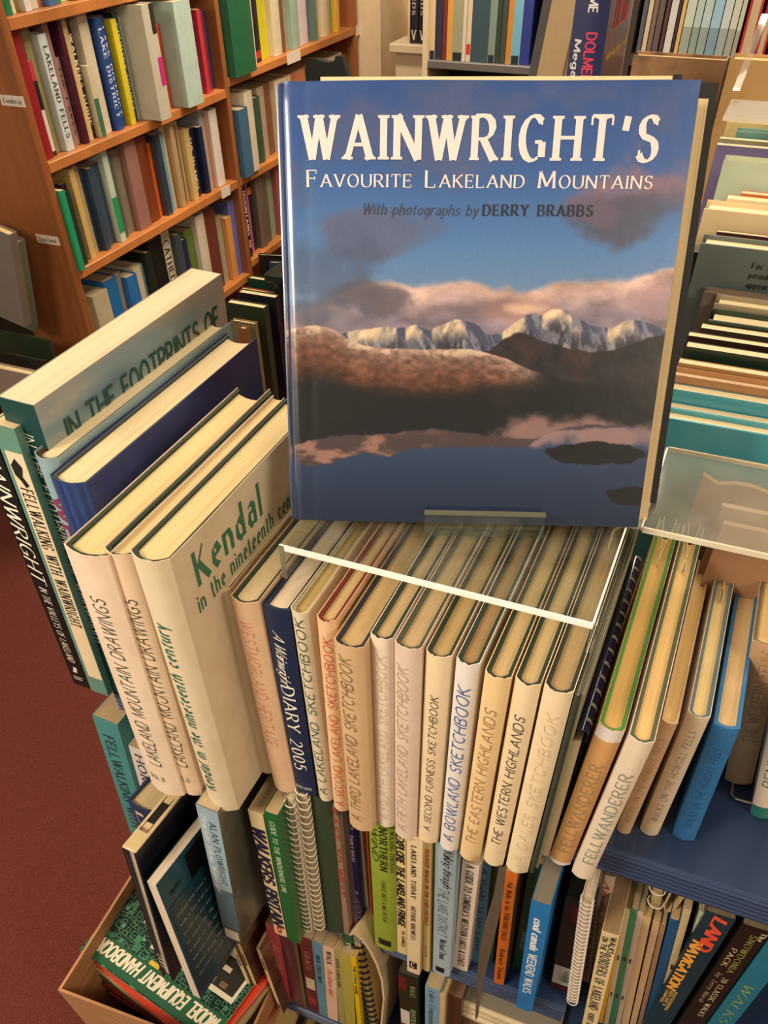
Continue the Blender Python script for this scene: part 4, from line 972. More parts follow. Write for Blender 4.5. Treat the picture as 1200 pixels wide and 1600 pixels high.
rb('softback_book', (771, 1535), (787, 1542), (789, 1361), Z2, .15, style='soft', cover=(196, 104, 36), page=(196, 176, 130), group=ROW2,
   label='orange spine with dark lettering on the yorkshire dales', titles=[('Pub Walks in the YORKSHIRE DALES', 'serif', (70, 34, 20), .45, .93, .3, .7, 'down'), ('Robert Swain', 'serif', (70, 34, 20), .06, .36, .3, .7, 'down')])
rb('softback_book', (800, 1510), (836, 1520), (828, 1346), Z2, .15, style='soft', cover=(12, 78, 44), page=(196, 176, 130), group=ROW2,
   label='wide dark green spine with pale script, left of the bright blue canal book', titles=[('William Wordsworth Way', 'serifi', (176, 200, 176), .25, .98, .55, .85, 'down'), ('HOWARD BECK', 'sans', (150, 180, 150), .22, .40, .2, .4, 'down')])
rb('softback_book', (804, 1585), (829, 1594), (830, 1407), Z2, .15, y=.37, style='soft', cover=(32, 122, 190), page=(140, 132, 116), flush=True, group=ROW2,
   label='bright blue spine about weekend canal walks, top edge showing grey pages', titles=[('cool canals', 'sansi', (226, 232, 236), .62, .88, .3, .72, 'down'), ('WEEKEND WALKS', 'sans', (228, 234, 238), .20, .58, .28, .74, 'down'), ('~', 'sans', (228, 80, 50), .03, .08, .3, .6, 'down')])
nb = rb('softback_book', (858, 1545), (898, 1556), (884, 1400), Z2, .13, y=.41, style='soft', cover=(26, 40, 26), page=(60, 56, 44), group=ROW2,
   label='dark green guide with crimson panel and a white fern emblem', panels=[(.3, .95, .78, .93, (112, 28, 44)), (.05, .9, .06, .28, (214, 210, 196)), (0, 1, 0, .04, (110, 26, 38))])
V, F = [], []
for k in range(9):
    zz = .022 + k * .0034; ln = .011 * (1 - k / 10)
    for s in (-1, 1):
        n = len(V); V += [(.016, -.0009, zz), (.016, -.0009, zz + .0018), (.016 + s * ln, -.0009, zz + .004 + ln * .3)]; F.append((n, n + 1, n + 2))
mk('fern_emblem', V, F, ink((50, 110, 62)), nb)
wire_book('wire_bound_book', (904, 1410), (928, 1412), (878, 1604), Z2, .14, 30, (214, 196, 170), (216, 206, 196), (226, 216, 208), 'white wire bound notebook leaning beside the dark green guide', y=.39)
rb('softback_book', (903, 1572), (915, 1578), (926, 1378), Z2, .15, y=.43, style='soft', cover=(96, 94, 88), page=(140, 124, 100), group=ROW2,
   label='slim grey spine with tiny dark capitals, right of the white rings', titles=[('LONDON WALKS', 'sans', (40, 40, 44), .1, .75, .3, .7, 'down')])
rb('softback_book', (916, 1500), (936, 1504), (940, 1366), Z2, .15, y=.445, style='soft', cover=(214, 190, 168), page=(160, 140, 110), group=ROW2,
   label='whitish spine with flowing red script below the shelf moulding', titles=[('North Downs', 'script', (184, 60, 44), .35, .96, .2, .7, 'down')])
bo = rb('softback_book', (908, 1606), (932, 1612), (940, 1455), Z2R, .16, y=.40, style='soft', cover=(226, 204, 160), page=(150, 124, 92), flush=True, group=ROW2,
   label='cream spine with black capitals about the borders of lakeland', titles=[('WALKS', 'sans', (30, 36, 30), .87, .98, .56, .9, 'down'), ('ON THE', 'sans', (30, 36, 30), .88, .97, .12, .44, 'down'), ('BORDERS OF LAKELAND', 'serif', (28, 40, 30), .40, .86, .2, .78, 'down'), ('ROBERT GAMBLES', 'sans', (60, 50, 40), .18, .36, .3, .65, 'down')])
misc = [  # bl, br, tl, colour, label
 ((932, 1604), (941, 1606), (967, 1425), (222, 170, 50), 'narrow golden yellow spine right of the borders book'),
 ((942, 1604), (950, 1606), (976, 1420), (206, 196, 170), 'narrow cream stapled booklet right of the golden spine'),
 ((950, 1602), (960, 1605), (986, 1420), (70, 140, 104), 'narrow mint green stapled booklet with pale flecks'),
 ((961, 1600), (969, 1603), (996, 1424), (206, 188, 176), 'narrow pinkish white stapled booklet'),
 ((970, 1600), (982, 1604), (1003, 1432), (206, 176, 136), 'bundle of curled beige pamphlets beneath the small rings'),
 ((984, 1600), (994, 1603), (1020, 1440), (196, 164, 128), 'worn brown-edged pamphlet with a torn corner'),
 ((996, 1600), (1003, 1603), (1032, 1445), (150, 120, 96), 'thin brown pamphlet left of the blue booklet'),
 ((1005, 1598), (1018, 1603), (1046, 1436), (26, 80, 128), 'deep blue booklet with a curled page'),
 ((1020, 1598), (1030, 1602), (1068, 1420), (190, 172, 134), 'faded khaki booklet with staples showing'),
 ((1031, 1600), (1042, 1604), (1093, 1424), (186, 200, 176), 'pale green spine about roman roads in bowland')]
for bl, br, tl, c, lb in misc:
    tt = [('WALKING ROMAN ROADS IN BOWLAND', 'serifl', (60, 76, 66), .45, .98, .25, .75, 'down')] if 'roman' in lb else []
    o = rb('pamphlet' if 'pamph' in lb or 'booklet' in lb else 'softback_book', bl, br, tl, Z2R, .145, y=.44, style='soft', cover=c, page=(184, 158, 118), group=ROW2, label=lb, titles=tt, cat='booklet' if 'booklet' in lb or 'pamph' in lb else 'book')
    if 'stapl' in lb:
        wv = max(v.co.x for v in o.children[0].data.vertices); hv = max(v.co.z for v in o.children[0].data.vertices)
        for q in (.3, .62): mk('staple', *boxg(wv * .35, wv * .6, -.0008, -.0002, hv * q, hv * q + .010), plain((90, 84, 76), .3, .8, 'steel'), o)
# small ring bound booklet tops and curled booklet
wire_book('wire_bound_book', (1012, 1393), (1040, 1400), (995, 1520), Z2, .12, 9, (186, 164, 128), (70, 60, 46), (226, 216, 196), 'dark little booklet with a few wide white rings just under the shelf moulding', y=.445)
P = on(1058, 1398, 1, .45)
cu = [(P[0] - .006, P[2]), (P[0] - .006, P[2] - .03), (P[0] - .003, P[2] - .04), (P[0] + .002, P[2] - .04), (P[0] + .006, P[2] - .03), (P[0] + .008, P[2])]
V = [(c[0], .452, c[1]) for c in cu] + [(c[0], .55, c[1]) for c in cu] + [(c[0] + .0012 * (1 if i < 3 else -1), .452, c[1] + .0015) for i, c in enumerate(cu)] + [(c[0] + .0012 * (1 if i < 3 else -1), .55, c[1] + .0015) for i, c in enumerate(cu)]
n = 6; F = []
for i in range(n - 1): F += [(i, i + 1, n + i + 1, n + i), (2 * n + i + 1, 2 * n + i, 3 * n + i, 3 * n + i + 1), (i + 1, i, 2 * n + i, 2 * n + i + 1)]
tag(mk('curled_booklet', V, F, paper((196, 172, 130), .6)), 'beige booklet folded into a loop below the shelf moulding', 'booklet', ROW2)
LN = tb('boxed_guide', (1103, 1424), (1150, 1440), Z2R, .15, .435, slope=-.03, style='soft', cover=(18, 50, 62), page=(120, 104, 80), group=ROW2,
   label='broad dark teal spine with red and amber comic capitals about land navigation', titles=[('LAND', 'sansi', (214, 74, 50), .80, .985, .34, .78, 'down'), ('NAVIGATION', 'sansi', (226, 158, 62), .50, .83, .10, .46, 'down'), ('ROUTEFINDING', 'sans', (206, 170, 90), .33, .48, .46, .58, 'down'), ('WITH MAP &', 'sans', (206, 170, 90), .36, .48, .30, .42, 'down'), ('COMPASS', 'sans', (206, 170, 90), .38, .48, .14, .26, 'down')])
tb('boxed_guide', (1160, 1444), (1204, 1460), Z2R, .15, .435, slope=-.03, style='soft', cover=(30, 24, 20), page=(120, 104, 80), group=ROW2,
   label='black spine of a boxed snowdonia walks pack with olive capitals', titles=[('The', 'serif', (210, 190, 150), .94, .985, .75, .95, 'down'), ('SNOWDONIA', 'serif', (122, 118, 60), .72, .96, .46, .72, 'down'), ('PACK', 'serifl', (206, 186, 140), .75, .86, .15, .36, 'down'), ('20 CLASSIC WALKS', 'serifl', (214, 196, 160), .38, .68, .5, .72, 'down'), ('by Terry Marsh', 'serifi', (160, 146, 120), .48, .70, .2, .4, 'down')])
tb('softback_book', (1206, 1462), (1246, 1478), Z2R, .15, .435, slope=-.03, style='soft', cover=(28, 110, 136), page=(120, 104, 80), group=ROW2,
   label='sea blue spine at the lower right corner beyond the black pack', titles=[('WALKS', 'serifi', (120, 150, 90), .4, .7, .3, .7, 'down')])

# ------------------------------------------------------------------ bottom tier
ROW3 = 'worn paperbacks along the bottom shelf'
row3 = [  # bl, br, line towards the top, colour, label, titles
 ((434, 1547), (452, 1551), (413, 1435), (204, 74, 86), 'coral pink spine with pale title at the left of the bottom shelf', [('LAKE DISTRICT', 'serif', (226, 150, 140), .40, .8, .25, .75, 'down')]),
 ((453, 1552), (472, 1558), (436, 1470), (92, 40, 56), 'maroon purple spine right of the coral one', [('A WALKING GUIDE', 'serifl', (150, 110, 110), .55, .8, .4, .7, 'down')]),
 ((472, 1558), (478, 1560), (458, 1478), (92, 84, 58), 'thin olive grey spine between two maroon ones', []),
 ((480, 1564), (498, 1567), (467, 1470), (96, 34, 42), 'crumbling maroon leather-like spine with torn paper patches', [('GRACE', 'serif', (170, 120, 100), .62, .84, .3, .7, 'down')]),
 ((497, 1570), (511, 1573), (486, 1466), (92, 146, 168), 'light blue spine with dark capitals about cycling', [('HIGH CYCLE WAY', 'serif', (30, 44, 60), .5, .85, .3, .7, 'down')]),
 ((511, 1573), (527, 1575), (502, 1455), (226, 190, 164), 'peach spine with tiny red script', [('The Roman Wall', 'script', (200, 90, 70), .4, .75, .3, .7, 'down'), ('WALK', 'serif', (60, 60, 90), .8, .95, .3, .7, 'down')]),
 ((528, 1574), (538, 1577), (518, 1455), (164, 156, 100), 'grey-yellow spine with small dark capitals', [('OVER LAKELAND', 'serif', (50, 50, 36), .55, .9, .3, .7, 'down')]),
 ((539, 1590), (555, 1592), (528, 1455), (174, 166, 74), 'soft rounded mustard green cloth spine', []),
 ((558, 1598), (565, 1600), (545, 1465), (222, 188, 24), 'thin vivid yellow spine beside the curled green guide', [('THE CYCLE GUIDE', 'sans', (60, 50, 20), .55, .9, .3, .8, 'down')])]
for bl, br, tl, c, lb, tt in row3:
    o = rb('softback_book', bl, br, tl, Z3, .14, y=.375, h=.275, style='soft', cover=c, page=(176, 150, 112), group=ROW3, label=lb, titles=tt,
           panels=[(.15, .85, .35, .50, (206, 190, 160)), (.2, .8, .12, .22, (150, 50, 56))] if 'crumbling' in lb else [])
# brown photographic booklets leaning at the left end
for k, (bl, br, tl, wdt, lb) in enumerate([((396, 1560), (402, 1562), (347, 1446), .007, 'thin beige booklet spine leaning, leftmost of three at the bottom shelf end'), ((408, 1568), (414, 1570), (362, 1456), .007, 'second thin beige booklet spine leaning beside the maroon book'), ((428, 1556), (434, 1559), (392, 1460), .007, 'thin beige booklet spine with a brown photo cover left of the coral spine')]):
    o = rb('booklet', bl, br, tl, Z3 - .0, .13, y=.345 + .004 * k, w=wdt, h=.235, style='soft', cover_mat=clouds([(.3, (44, 30, 22)), (.5, (92, 66, 44)), (.75, (150, 120, 84))], 16, (1, 1, 1), .4, .2, 'printed_brown_photo'), page=(206, 180, 136), group=ROW3, label=lb, cat='booklet', panels=[(0, 1, 0, 1, (214, 186, 138)), (.25, .75, .7, .86, (90, 60, 44)), (.25, .75, .1, .16, (90, 60, 44))])
mr = empty('hardback_book', tuple(on(322, 1530, 1, .33) + np.array([0, 0, -.06]))); mr.rotation_euler = (math.radians(-5), math.radians(-4), math.radians(-4))
tag(mr, 'dark red hardback standing open-edge forward below the teal blurb book', 'book', ROW3)
mk('cover_boards', *join(boxg(.0, .003, 0, .14, 0, .16), boxg(.015, .018, 0, .14, 0, .16), boxg(0, .018, .1401, .143, 0, .16)), cloth((92, 22, 26)), mr)
mk('page_block', *boxg(.0032, .0148, .003, .139, .002, .157), pages((214, 200, 180)), mr)
# curled guide with black comb rings
P = on(562, 1560, 1, .38)
zt = on(548, 1455, 1, .38)[2]; hx = zt - Z3
gx = on(548, 1460, 1, .39)[0]
gd = empty('comb_bound_guide', (gx + .006, .385, Z3 + .0005)); gd.rotation_euler = (0, math.radians(-3), 0)
tag(gd, 'green guide with black comb rings tucked inside a curling cream booklet', 'book', ROW3)
mk('front_cover', *boxg(0, .014, 0, .12, 0, hx - .012), paper((26, 84, 58)), gd)
put_text('THE NORTH FELLS', 'sans', lambda u, v: (.004 + v, -.0006, hx * .86 - u), hx * .5, .006, (206, 206, 180), gd, 'spine_title')
mk('page_block', *boxg(.0145, .024, .002, .12, 0, hx - .03), pages((206, 180, 130)), gd)
ring = None
for k in range(15):
    if ring is None:
        ring = mk('comb_ring', *tube([(.020 + .0085 * math.cos(a), .004 + .007 * math.sin(a), 0) for a in np.linspace(math.pi, 2 * math.pi, 8)], .0017, 5), plain((18, 18, 18), .25, name='black_plastic'), gd); ring.location = (0, 0, .02)
    else:
        c = ring.copy(); COL.objects.link(c); c.parent = gd; c.location = (0, 0, .02 + k * (hx - .07) / 14)
cvp = [(548, 1461), (556, 1458), (566, 1466), (578, 1482), (590, 1505), (598, 1530), (601, 1560), (597, 1600), (592, 1640)]
V = []
for px, py in cvp:
    q = on(px, py, 1, .372); V += [q, q + np.array([0, .11, 0])]
for px, py in cvp:
    q = on(px - 3, py + 2, 1, .3722); V += [q, q + np.array([0, .11, 0])]
n = len(cvp); F = []
for i in range(n - 1):
    a, b = 2 * i, 2 * i + 2; c_, d_ = 2 * n + 2 * i, 2 * n + 2 * i + 2
    F += [(a, b, b + 1, a + 1), (d_, c_, c_ + 1, d_ + 1), (b, a, c_, d_), (a + 1, b + 1, d_ + 1, c_ + 1)]
tag(mk('curled_booklet', V, F, paper((206, 184, 146), .5)), 'cream booklet bowed like an arch over the black comb rings', 'booklet', ROW3)
g2 = rb('softback_book', (628, 1640), (654, 1650), (620, 1492), Z3, .14, y=.375, h=.285, style='soft', cover=(28, 40, 22), page=(60, 56, 44), group=ROW3,
   label='dark green spine with white emblem square below the beige Lakeland spine', panels=[(.05, .55, .40, .58, (206, 202, 190)), (0, .55, .33, .40, (120, 26, 40)), (0, .4, .82, .97, (100, 26, 36))],
   titles=[('RIVERSIDE', 'serif', (150, 160, 120), .35, .62, .62, .88, 'down'), ('WALKS', 'serif', (130, 140, 104), .78, .9, .62, .88, 'down')])
rb('softback_book', (664, 1640), (684, 1650), (664, 1521), Z3, .14, y=.375, h=.275, style='soft', cover=(120, 160, 184), page=(180, 160, 120), group=ROW3,
   label='light blue spine with brown script below the teashop book', titles=[('Lakes Companion', 'serifi', (50, 60, 80), .55, .97, .3, .7, 'down')], panels=[(.2, .8, .3, .5, (196, 196, 196))])
rb('softback_book', (684, 1650), (692, 1652), (688, 1526), Z3, .14, y=.375, h=.27, style='soft', cover=(206, 178, 134), page=(180, 160, 120), group=ROW3, label='tan booklet edge right of the light blue spine')
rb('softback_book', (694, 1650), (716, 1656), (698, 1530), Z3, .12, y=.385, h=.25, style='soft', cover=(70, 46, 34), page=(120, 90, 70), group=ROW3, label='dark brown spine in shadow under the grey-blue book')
# plastic wrapped pile of leaflets lying on the bottom tier
o0 = on(712, 1560, 2, Z2 - .11)
pile = [((214, 200, 180), 0), ((150, 50, 40), .004), ((206, 190, 160), .009), ((30, 50, 80), .013), ((208, 194, 168), .02), ((130, 124, 110), .024)]
for k, (c, dz) in enumerate(pile):
    t_ = .0035
    q = empty('leaflet', (o0[0] + .004 * (k % 3), o0[1] + .003 * (k % 2), Z3 + .17 + k * .0085), math.radians(-2 + k % 3)); tag(q, ['cream leaflet at the bottom of the wrapped pile by the blue spine', 'red edged leaflet second in the wrapped pile', 'pale tan leaflet in the middle of the wrapped pile', 'navy leaflet in the wrapped pile', 'off-white leaflet near the top of the wrapped pile', 'grey leaflet on top of the wrapped pile'][k], 'leaflet', 'pile of leaflets on the bottom tier')
    mk('page_block', *boxg(0, .13, .0006, .15, 0, .0068), pages((214, 196, 160)), q)
    mk('cover', *boxg(0, .13, 0, .15, .0069, .0078), paper(c, .25, .1, .5), q)
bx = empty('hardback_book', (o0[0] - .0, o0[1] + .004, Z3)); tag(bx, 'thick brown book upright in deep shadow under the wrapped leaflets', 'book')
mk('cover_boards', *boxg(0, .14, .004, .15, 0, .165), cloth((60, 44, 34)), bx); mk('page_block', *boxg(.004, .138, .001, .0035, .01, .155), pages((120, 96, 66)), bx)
# low stack lying under the leaning booklets
for k, (px, py, c) in enumerate([(352, 1585, (196, 172, 120)), (362, 1594, (40, 30, 22)), (372, 1600, (176, 150, 104)), (390, 1604, (60, 60, 66)), (470, 1590, (176, 36, 30))]):
    q = on(px, py, 2, Z3 - .02 - .012 * k)
    o = empty('booklet', (q[0], q[1] + .01 * k, Z3 - .045 - .022 * k), math.radians(8)); tag(o, ['sand coloured booklet lying flat under the leaning booklets', 'dark brown booklet lying below the sand coloured one', 'tan booklet lying third in the low stack', 'grey booklet lying at the base of the low stack', 'red booklet lying under the left end of the bottom shelf'][k], 'booklet', 'low stack beside the cardboard box')
    mk('cover', *join(boxg(0, .11, 0, .16, .016, .017), boxg(0, .11, 0, .16, 0, .001)), paper(c), o); mk('page_block', *boxg(.001, .108, .001, .158, .0011, .0159), pages((170, 146, 104)), o)

# ------------------------------------------------------------------ cardboard box of books on the floor
def box_mat():
    m, N, L, bs = base('cardboard'); f = noise(N, L, 1.0, mapscale=(8, 8, 260), detail=3)
    L.new(ramp(N, L, f, [(.3, (150, 104, 66)), (.6, (180, 130, 86)), (.8, (196, 148, 100))]), bs.inputs['Base Color']); bs.inputs['Roughness'].default_value = .85; return m
BM = box_mat()
zr = -.47; c00 = on(90, 1547, 2, zr); c01 = on(199, 1360, 2, zr)
cb_ = empty('cardboard_box', (c00[0], c00[1], FLOOR), math.radians(3)); tag(cb_, 'open brown cardboard box of old books on the carpet at lower left', 'box')
bw_, bd_, bh_ = .262, c01[1] - c00[1] + .01, zr - FLOOR
mk('side_wall', *boxg(0, .004, 0, bd_, .005, bh_), BM, cb_); mk('side_wall', *boxg(bw_ - .004, bw_, 0, bd_, .005, bh_ - .09), BM, cb_)
mk('front_wall', *boxg(.0042, bw_ - .0042, 0, .004, .005, bh_), BM, cb_); mk('back_wall', *boxg(.0042, bw_ - .0042, bd_ - .004, bd_, .005, bh_), BM, cb_)
mk('box_floor', *boxg(0, bw_, 0, bd_, 0, .0049), BM, cb_)
def pcb_mat():
    m, N, L, bs = base('printed_circuit_photo'); tc = N.new('ShaderNodeTexCoord')
    def traces(sc, lo):
        v = N.new('ShaderNodeTexVoronoi'); v.distance = 'CHEBYCHEV'; v.inputs['Scale'].default_value = sc; v.inputs['Randomness'].default_value = .8; L.new(tc.outputs['Object'], v.inputs['Vector'])
        return ramp(N, L, v.outputs['Distance'], [(lo, (0, 0, 0, 1)), (lo + .03, (1, 1, 1, 1)), (lo + .07, (1, 1, 1, 1)), (lo + .10, (0, 0, 0, 1))])
    a_ = mix_rgb(N, L, traces(120, .30), lin((14, 44, 36)), lin((110, 160, 132)))
    L.new(mix_rgb(N, L, traces(52, .22), a_, lin((70, 130, 100))), bs.inputs['Base Color'])
    bs.inputs['Roughness'].default_value = .3; return m
a = on(122, 1482, 2, -.495); b = on(207, 1390, 2, -.495)
hbk = empty('softback_book', (a[0], a[1], -.507), math.radians(-14)); tag(hbk, 'green circuit-board handbook lying in the cardboard box, printed upside down', 'book', 'books in the cardboard box')
hbk.rotation_euler = (0, math.radians(7), math.radians(-9))
hl, hd = .25, .18
mk('cover', *join(boxg(0, hl, 0, hd, .0101, .0107), boxg(0, hl, 0, hd, 0, .0005)), pcb_mat(), hbk); mk('page_block', *boxg(.0006, hl - .0006, .0006, hd - .0006, .0006, .010), pages((214, 190, 140)), hbk)
mk('title_band', *boxg(.002, hl, .002, .040, .0108, .011), paper((30, 92, 62)), hbk)
put_text('MODEL EQUIPMENT HANDBOOK', 'sansi', lambda u, v: (hl - .01 - u, .034 - v, .0113), hl - .03, .020, (232, 222, 196), hbk, 'title_lettering')
mk('cover_picture', *boxg(.085, .24, .060, .125, .0108, .0111), paper((222, 214, 190)), hbk, label='cream framed photograph of a black radio set')
mk('cover_picture', *boxg(.098, .235, .068, .117, .0112, .0114), paper((44, 40, 36)), hbk)
for k in range(6): mk('picture_key', *boxg(.102 + k * .021, .114 + k * .021, .071, .080, .0115, .0117), paper((120, 100, 70)), hbk)
for k in range(4): mk('picture_dial', *boxg(.106 + k * .030, .120 + k * .030, .094, .102, .0115, .0117), paper((200, 190, 170)), hbk)
mk('price_sticker', *boxg(.05, .078, .085, .105, .0108, .0112), paper((226, 216, 220)), hbk)
mk('yellow_mark', *boxg(.10, .118, .040, .047, .0111, .0114), paper((214, 188, 60)), hbk)
bxs = [((206, 60, 36), (214, 190, 150), 'orange-red edged paperback just under the circuit handbook'), ((196, 176, 130), (206, 182, 132), 'tan paperback second below the circuit handbook'), ((52, 60, 34), (200, 176, 130), 'olive paperback in the middle of the boxed pile'), ((150, 30, 28), (196, 170, 126), 'red annual with white spine lettering low in the boxed pile'), ((140, 26, 26), (190, 160, 120), 'lowest dark red annual in the boxed pile')]
for k, (c, pg, lb) in enumerate(bxs):
    o = empty('softback_book', (a[0] + .012 + .006 * k, a[1] - .002 - .004 * k, -.526 - .019 * k)); o.rotation_euler = (0, math.radians(6), math.radians(-13 + 2 * k)); tag(o, lb, 'book', 'books in the cardboard box')
    mk('cover', *join(boxg(0, .24, 0, .16, .0152, .0158), boxg(0, .24, 0, .16, 0, .0006), boxg(0, .24, -.0007, -.0001, 0, .0158)) if k > 2 else join(boxg(0, .24, 0, .16, .0152, .0158), boxg(0, .24, 0, .16, 0, .0006)), paper(c, .4), o)
    mk('page_block', *boxg(.001, .238, .001, .158, .0007, .0151), pages(pg), o)
    if k > 2: put_text('RAILWAY HOBBY ANNUAL' if k == 3 else 'HOBBY ANNUAL', 'serif', lambda u, v: (.03 + u, -.001, .0045 + v), .16, .007, (214, 180, 140), o, 'spine_title')
sl = empty('softback_book', (c00[0] + .018, c00[1] + .10, -.68)); sl.rotation_euler = (0, math.radians(8), math.radians(4)); tag(sl, 'grey-white magazine standing against the left wall of the cardboard box', 'magazine', 'books in the cardboard box')
mk('cover', *boxg(0, .0006, 0, .11, 0, .17), paper((150, 150, 152)), sl); mk('page_block', *boxg(.0007, .006, .0005, .109, 0, .169), pages((200, 196, 190)), sl)

# ------------------------------------------------------------------ wooden bookcase on the left wall side
XF, Y0, YD, Y1 = -1.757, 1.916, 2.86, 3.96
def projx(P):
    d = np.array(P, float) - CAM; c = d[0] * AX + d[1] * AY + d[2] * AZ; return PCX + FPX * c[0] / c[2], PCY + FPX * c[1] / c[2]
def y_at(px, z, x=XF):
    a, b = .8, 6.0
    for _ in range(50):
        m_ = (a + b) / 2
        if projx((x, m_, z))[0] < px: a = m_
        else: b = m_
    return (a + b) / 2
WOOD = wood((186, 118, 60), (3, 3, 1.2))
WOODV = wood((146, 88, 48), (14, 14, 1.0))
bc = empty('bookcase', (XF, Y0, FLOOR)); tag(bc, 'tall honey brown wooden bookcase with slanting view of packed shelves', 'bookcase')
def bpart(name, gm, mat=WOOD, label=None, par=None):
    V, F = gm; V = [(v[0] - XF, v[1] - Y0, v[2] - FLOOR) for v in V]
    return mk(name, V, F, mat, par or bc, label=label)
TH = .024
bpart('end_panel', bevbox(XF - .215, XF, Y0 - .028, Y0, FLOOR, 1.3, .002), WOODV)
bpart('divider', bevbox(XF - .215, XF, YD - .012, YD + .012, FLOOR, 1.3, .002), WOODV)
bpart('end_panel', bevbox(XF - .215, XF, Y1 - .03, Y1, FLOOR, 1.3, .002), WOODV)
bpart('back_panel', boxg(XF - .224, XF - .216, Y0 - .028, Y1, FLOOR, 1.3), WOODV)
SZ = [.331, .04, -.224, -.538]
SZB = [.331, .065, -.224, -.50]
HMAX = {.331: .26, .04: .262, -.224: .236, -.538: .284, .065: .238, -.50: .248}
for z in [.62] + SZ: bpart('shelf', bevbox(XF - .215, XF - .001, Y0 + .001, YD - .0125, z - TH, z, .0015))
for z in [.62] + SZB: bpart('shelf', bevbox(XF - .215, XF - .001, YD + .0125, Y1 - .031, z - TH, z, .0015))
def shelf_tag(px0, px1, py, txt):
    a = on(px0, py, 1, Y0 - .029); b = on(px1, py, 1, Y0 - .029); w = b[0] - a[0]
    pl = bpart('shelf_label', boxg(a[0], b[0], Y0 - .0296, Y0 - .0283, a[2] - .011, a[2] + .011), paper((214, 200, 186), .6, .1), 'white card reading ' + txt)
    put_text(txt, 'serif', lambda u, v: (a[0] - XF + w * .12 + u, -.0299, a[2] - FLOOR - .005 + v), w * .74, .010, (60, 50, 48), pl, 'label_lettering')
shelf_tag(1, 37, 156, 'Cumbria'); shelf_tag(57, 91, 372, 'Scotland')
for px, z in ((448, .065), (556, .065)):
    y = y_at(px, z); bpart('shelf_label', boxg(XF - .0008, XF + .0012, y, y + .11 if px < 500 else y + .07, z - .03, z + .004), paper((222, 210, 196), .6, .1), 'small white shelf card')
y = y_at(345, SZ[2]); bpart('shelf_label', boxg(XF - .0008, XF + .0012, y, y + .06, SZ[2] - .028, SZ[2] + .002), paper((206, 196, 186), .6, .1), 'small white shelf card')
ORD = ['first', 'second', 'third', 'fourth', 'fifth', 'sixth', 'seventh', 'eighth', 'ninth', 'tenth', 'eleventh', 'twelfth', 'thirteenth', 'fourteenth', 'fifteenth', 'sixteenth', 'seventeenth', 'eighteenth', 'nineteenth', 'twentieth', 'twenty-first', 'twenty-second', 'twenty-third', 'twenty-fourth', 'twenty-fifth', 'twenty-sixth', 'twenty-seventh', 'twenty-eighth', 'twenty-ninth', 'thirtieth']
def shelf_row(z, entries, end, phrase, group, x=XF, zmax=None, proud=None):
    """entries: (pixel x of the left foot, height, rgb, colour words, optional dict)"""
    for i, e in enumerate(entries):
        px, h, c, words = e[:4]; ex = e[4] if len(e) > 4 else {}
        nx = entries[i + 1][0] if i + 1 < len(entries) else end
        ya, yb = max(Y0 + .002, y_at(px, z, x)), y_at(nx, z, x)
        if yb - ya < .006: continue
        if ya < YD + .013 < yb - .004 and ya > YD - .02: ya = YD + .014
        w = max(.004, yb - ya - .0015)
        h = min(h, HMAX.get(z, h))
        style = ex.get('style', 'soft' if w < .03 else 'hard')
        lb = f'{words}, {ORD[i]} from the left {phrase}'
        xs = x - .02 - .010 * ((i * 7) % 3) + ex.get('out', 0)
        tt = [(ex['t'], 'serif', ex.get('tc', (240, 230, 210)), .12, .9, .25, .75, 'down')] if 't' in ex else []
        pn = ex.get('p', [])
        book('softback_book' if style == 'soft' else 'hardback_book', (xs, ya, z + .0005), w, h, min(.19, ex.get('d', .15)), yaw=math.pi / 2, style=style, cover=c,
             board=None, cover_mat=ex.get('m'), page=(214, 196, 160), label=lb, group=group, titles=tt, panels=pn, roundness=.003 if style == 'hard' else None)
G1 = 'books on the Cumbria shelf of the wooden bookcase'
f_ = 1 / 2.727
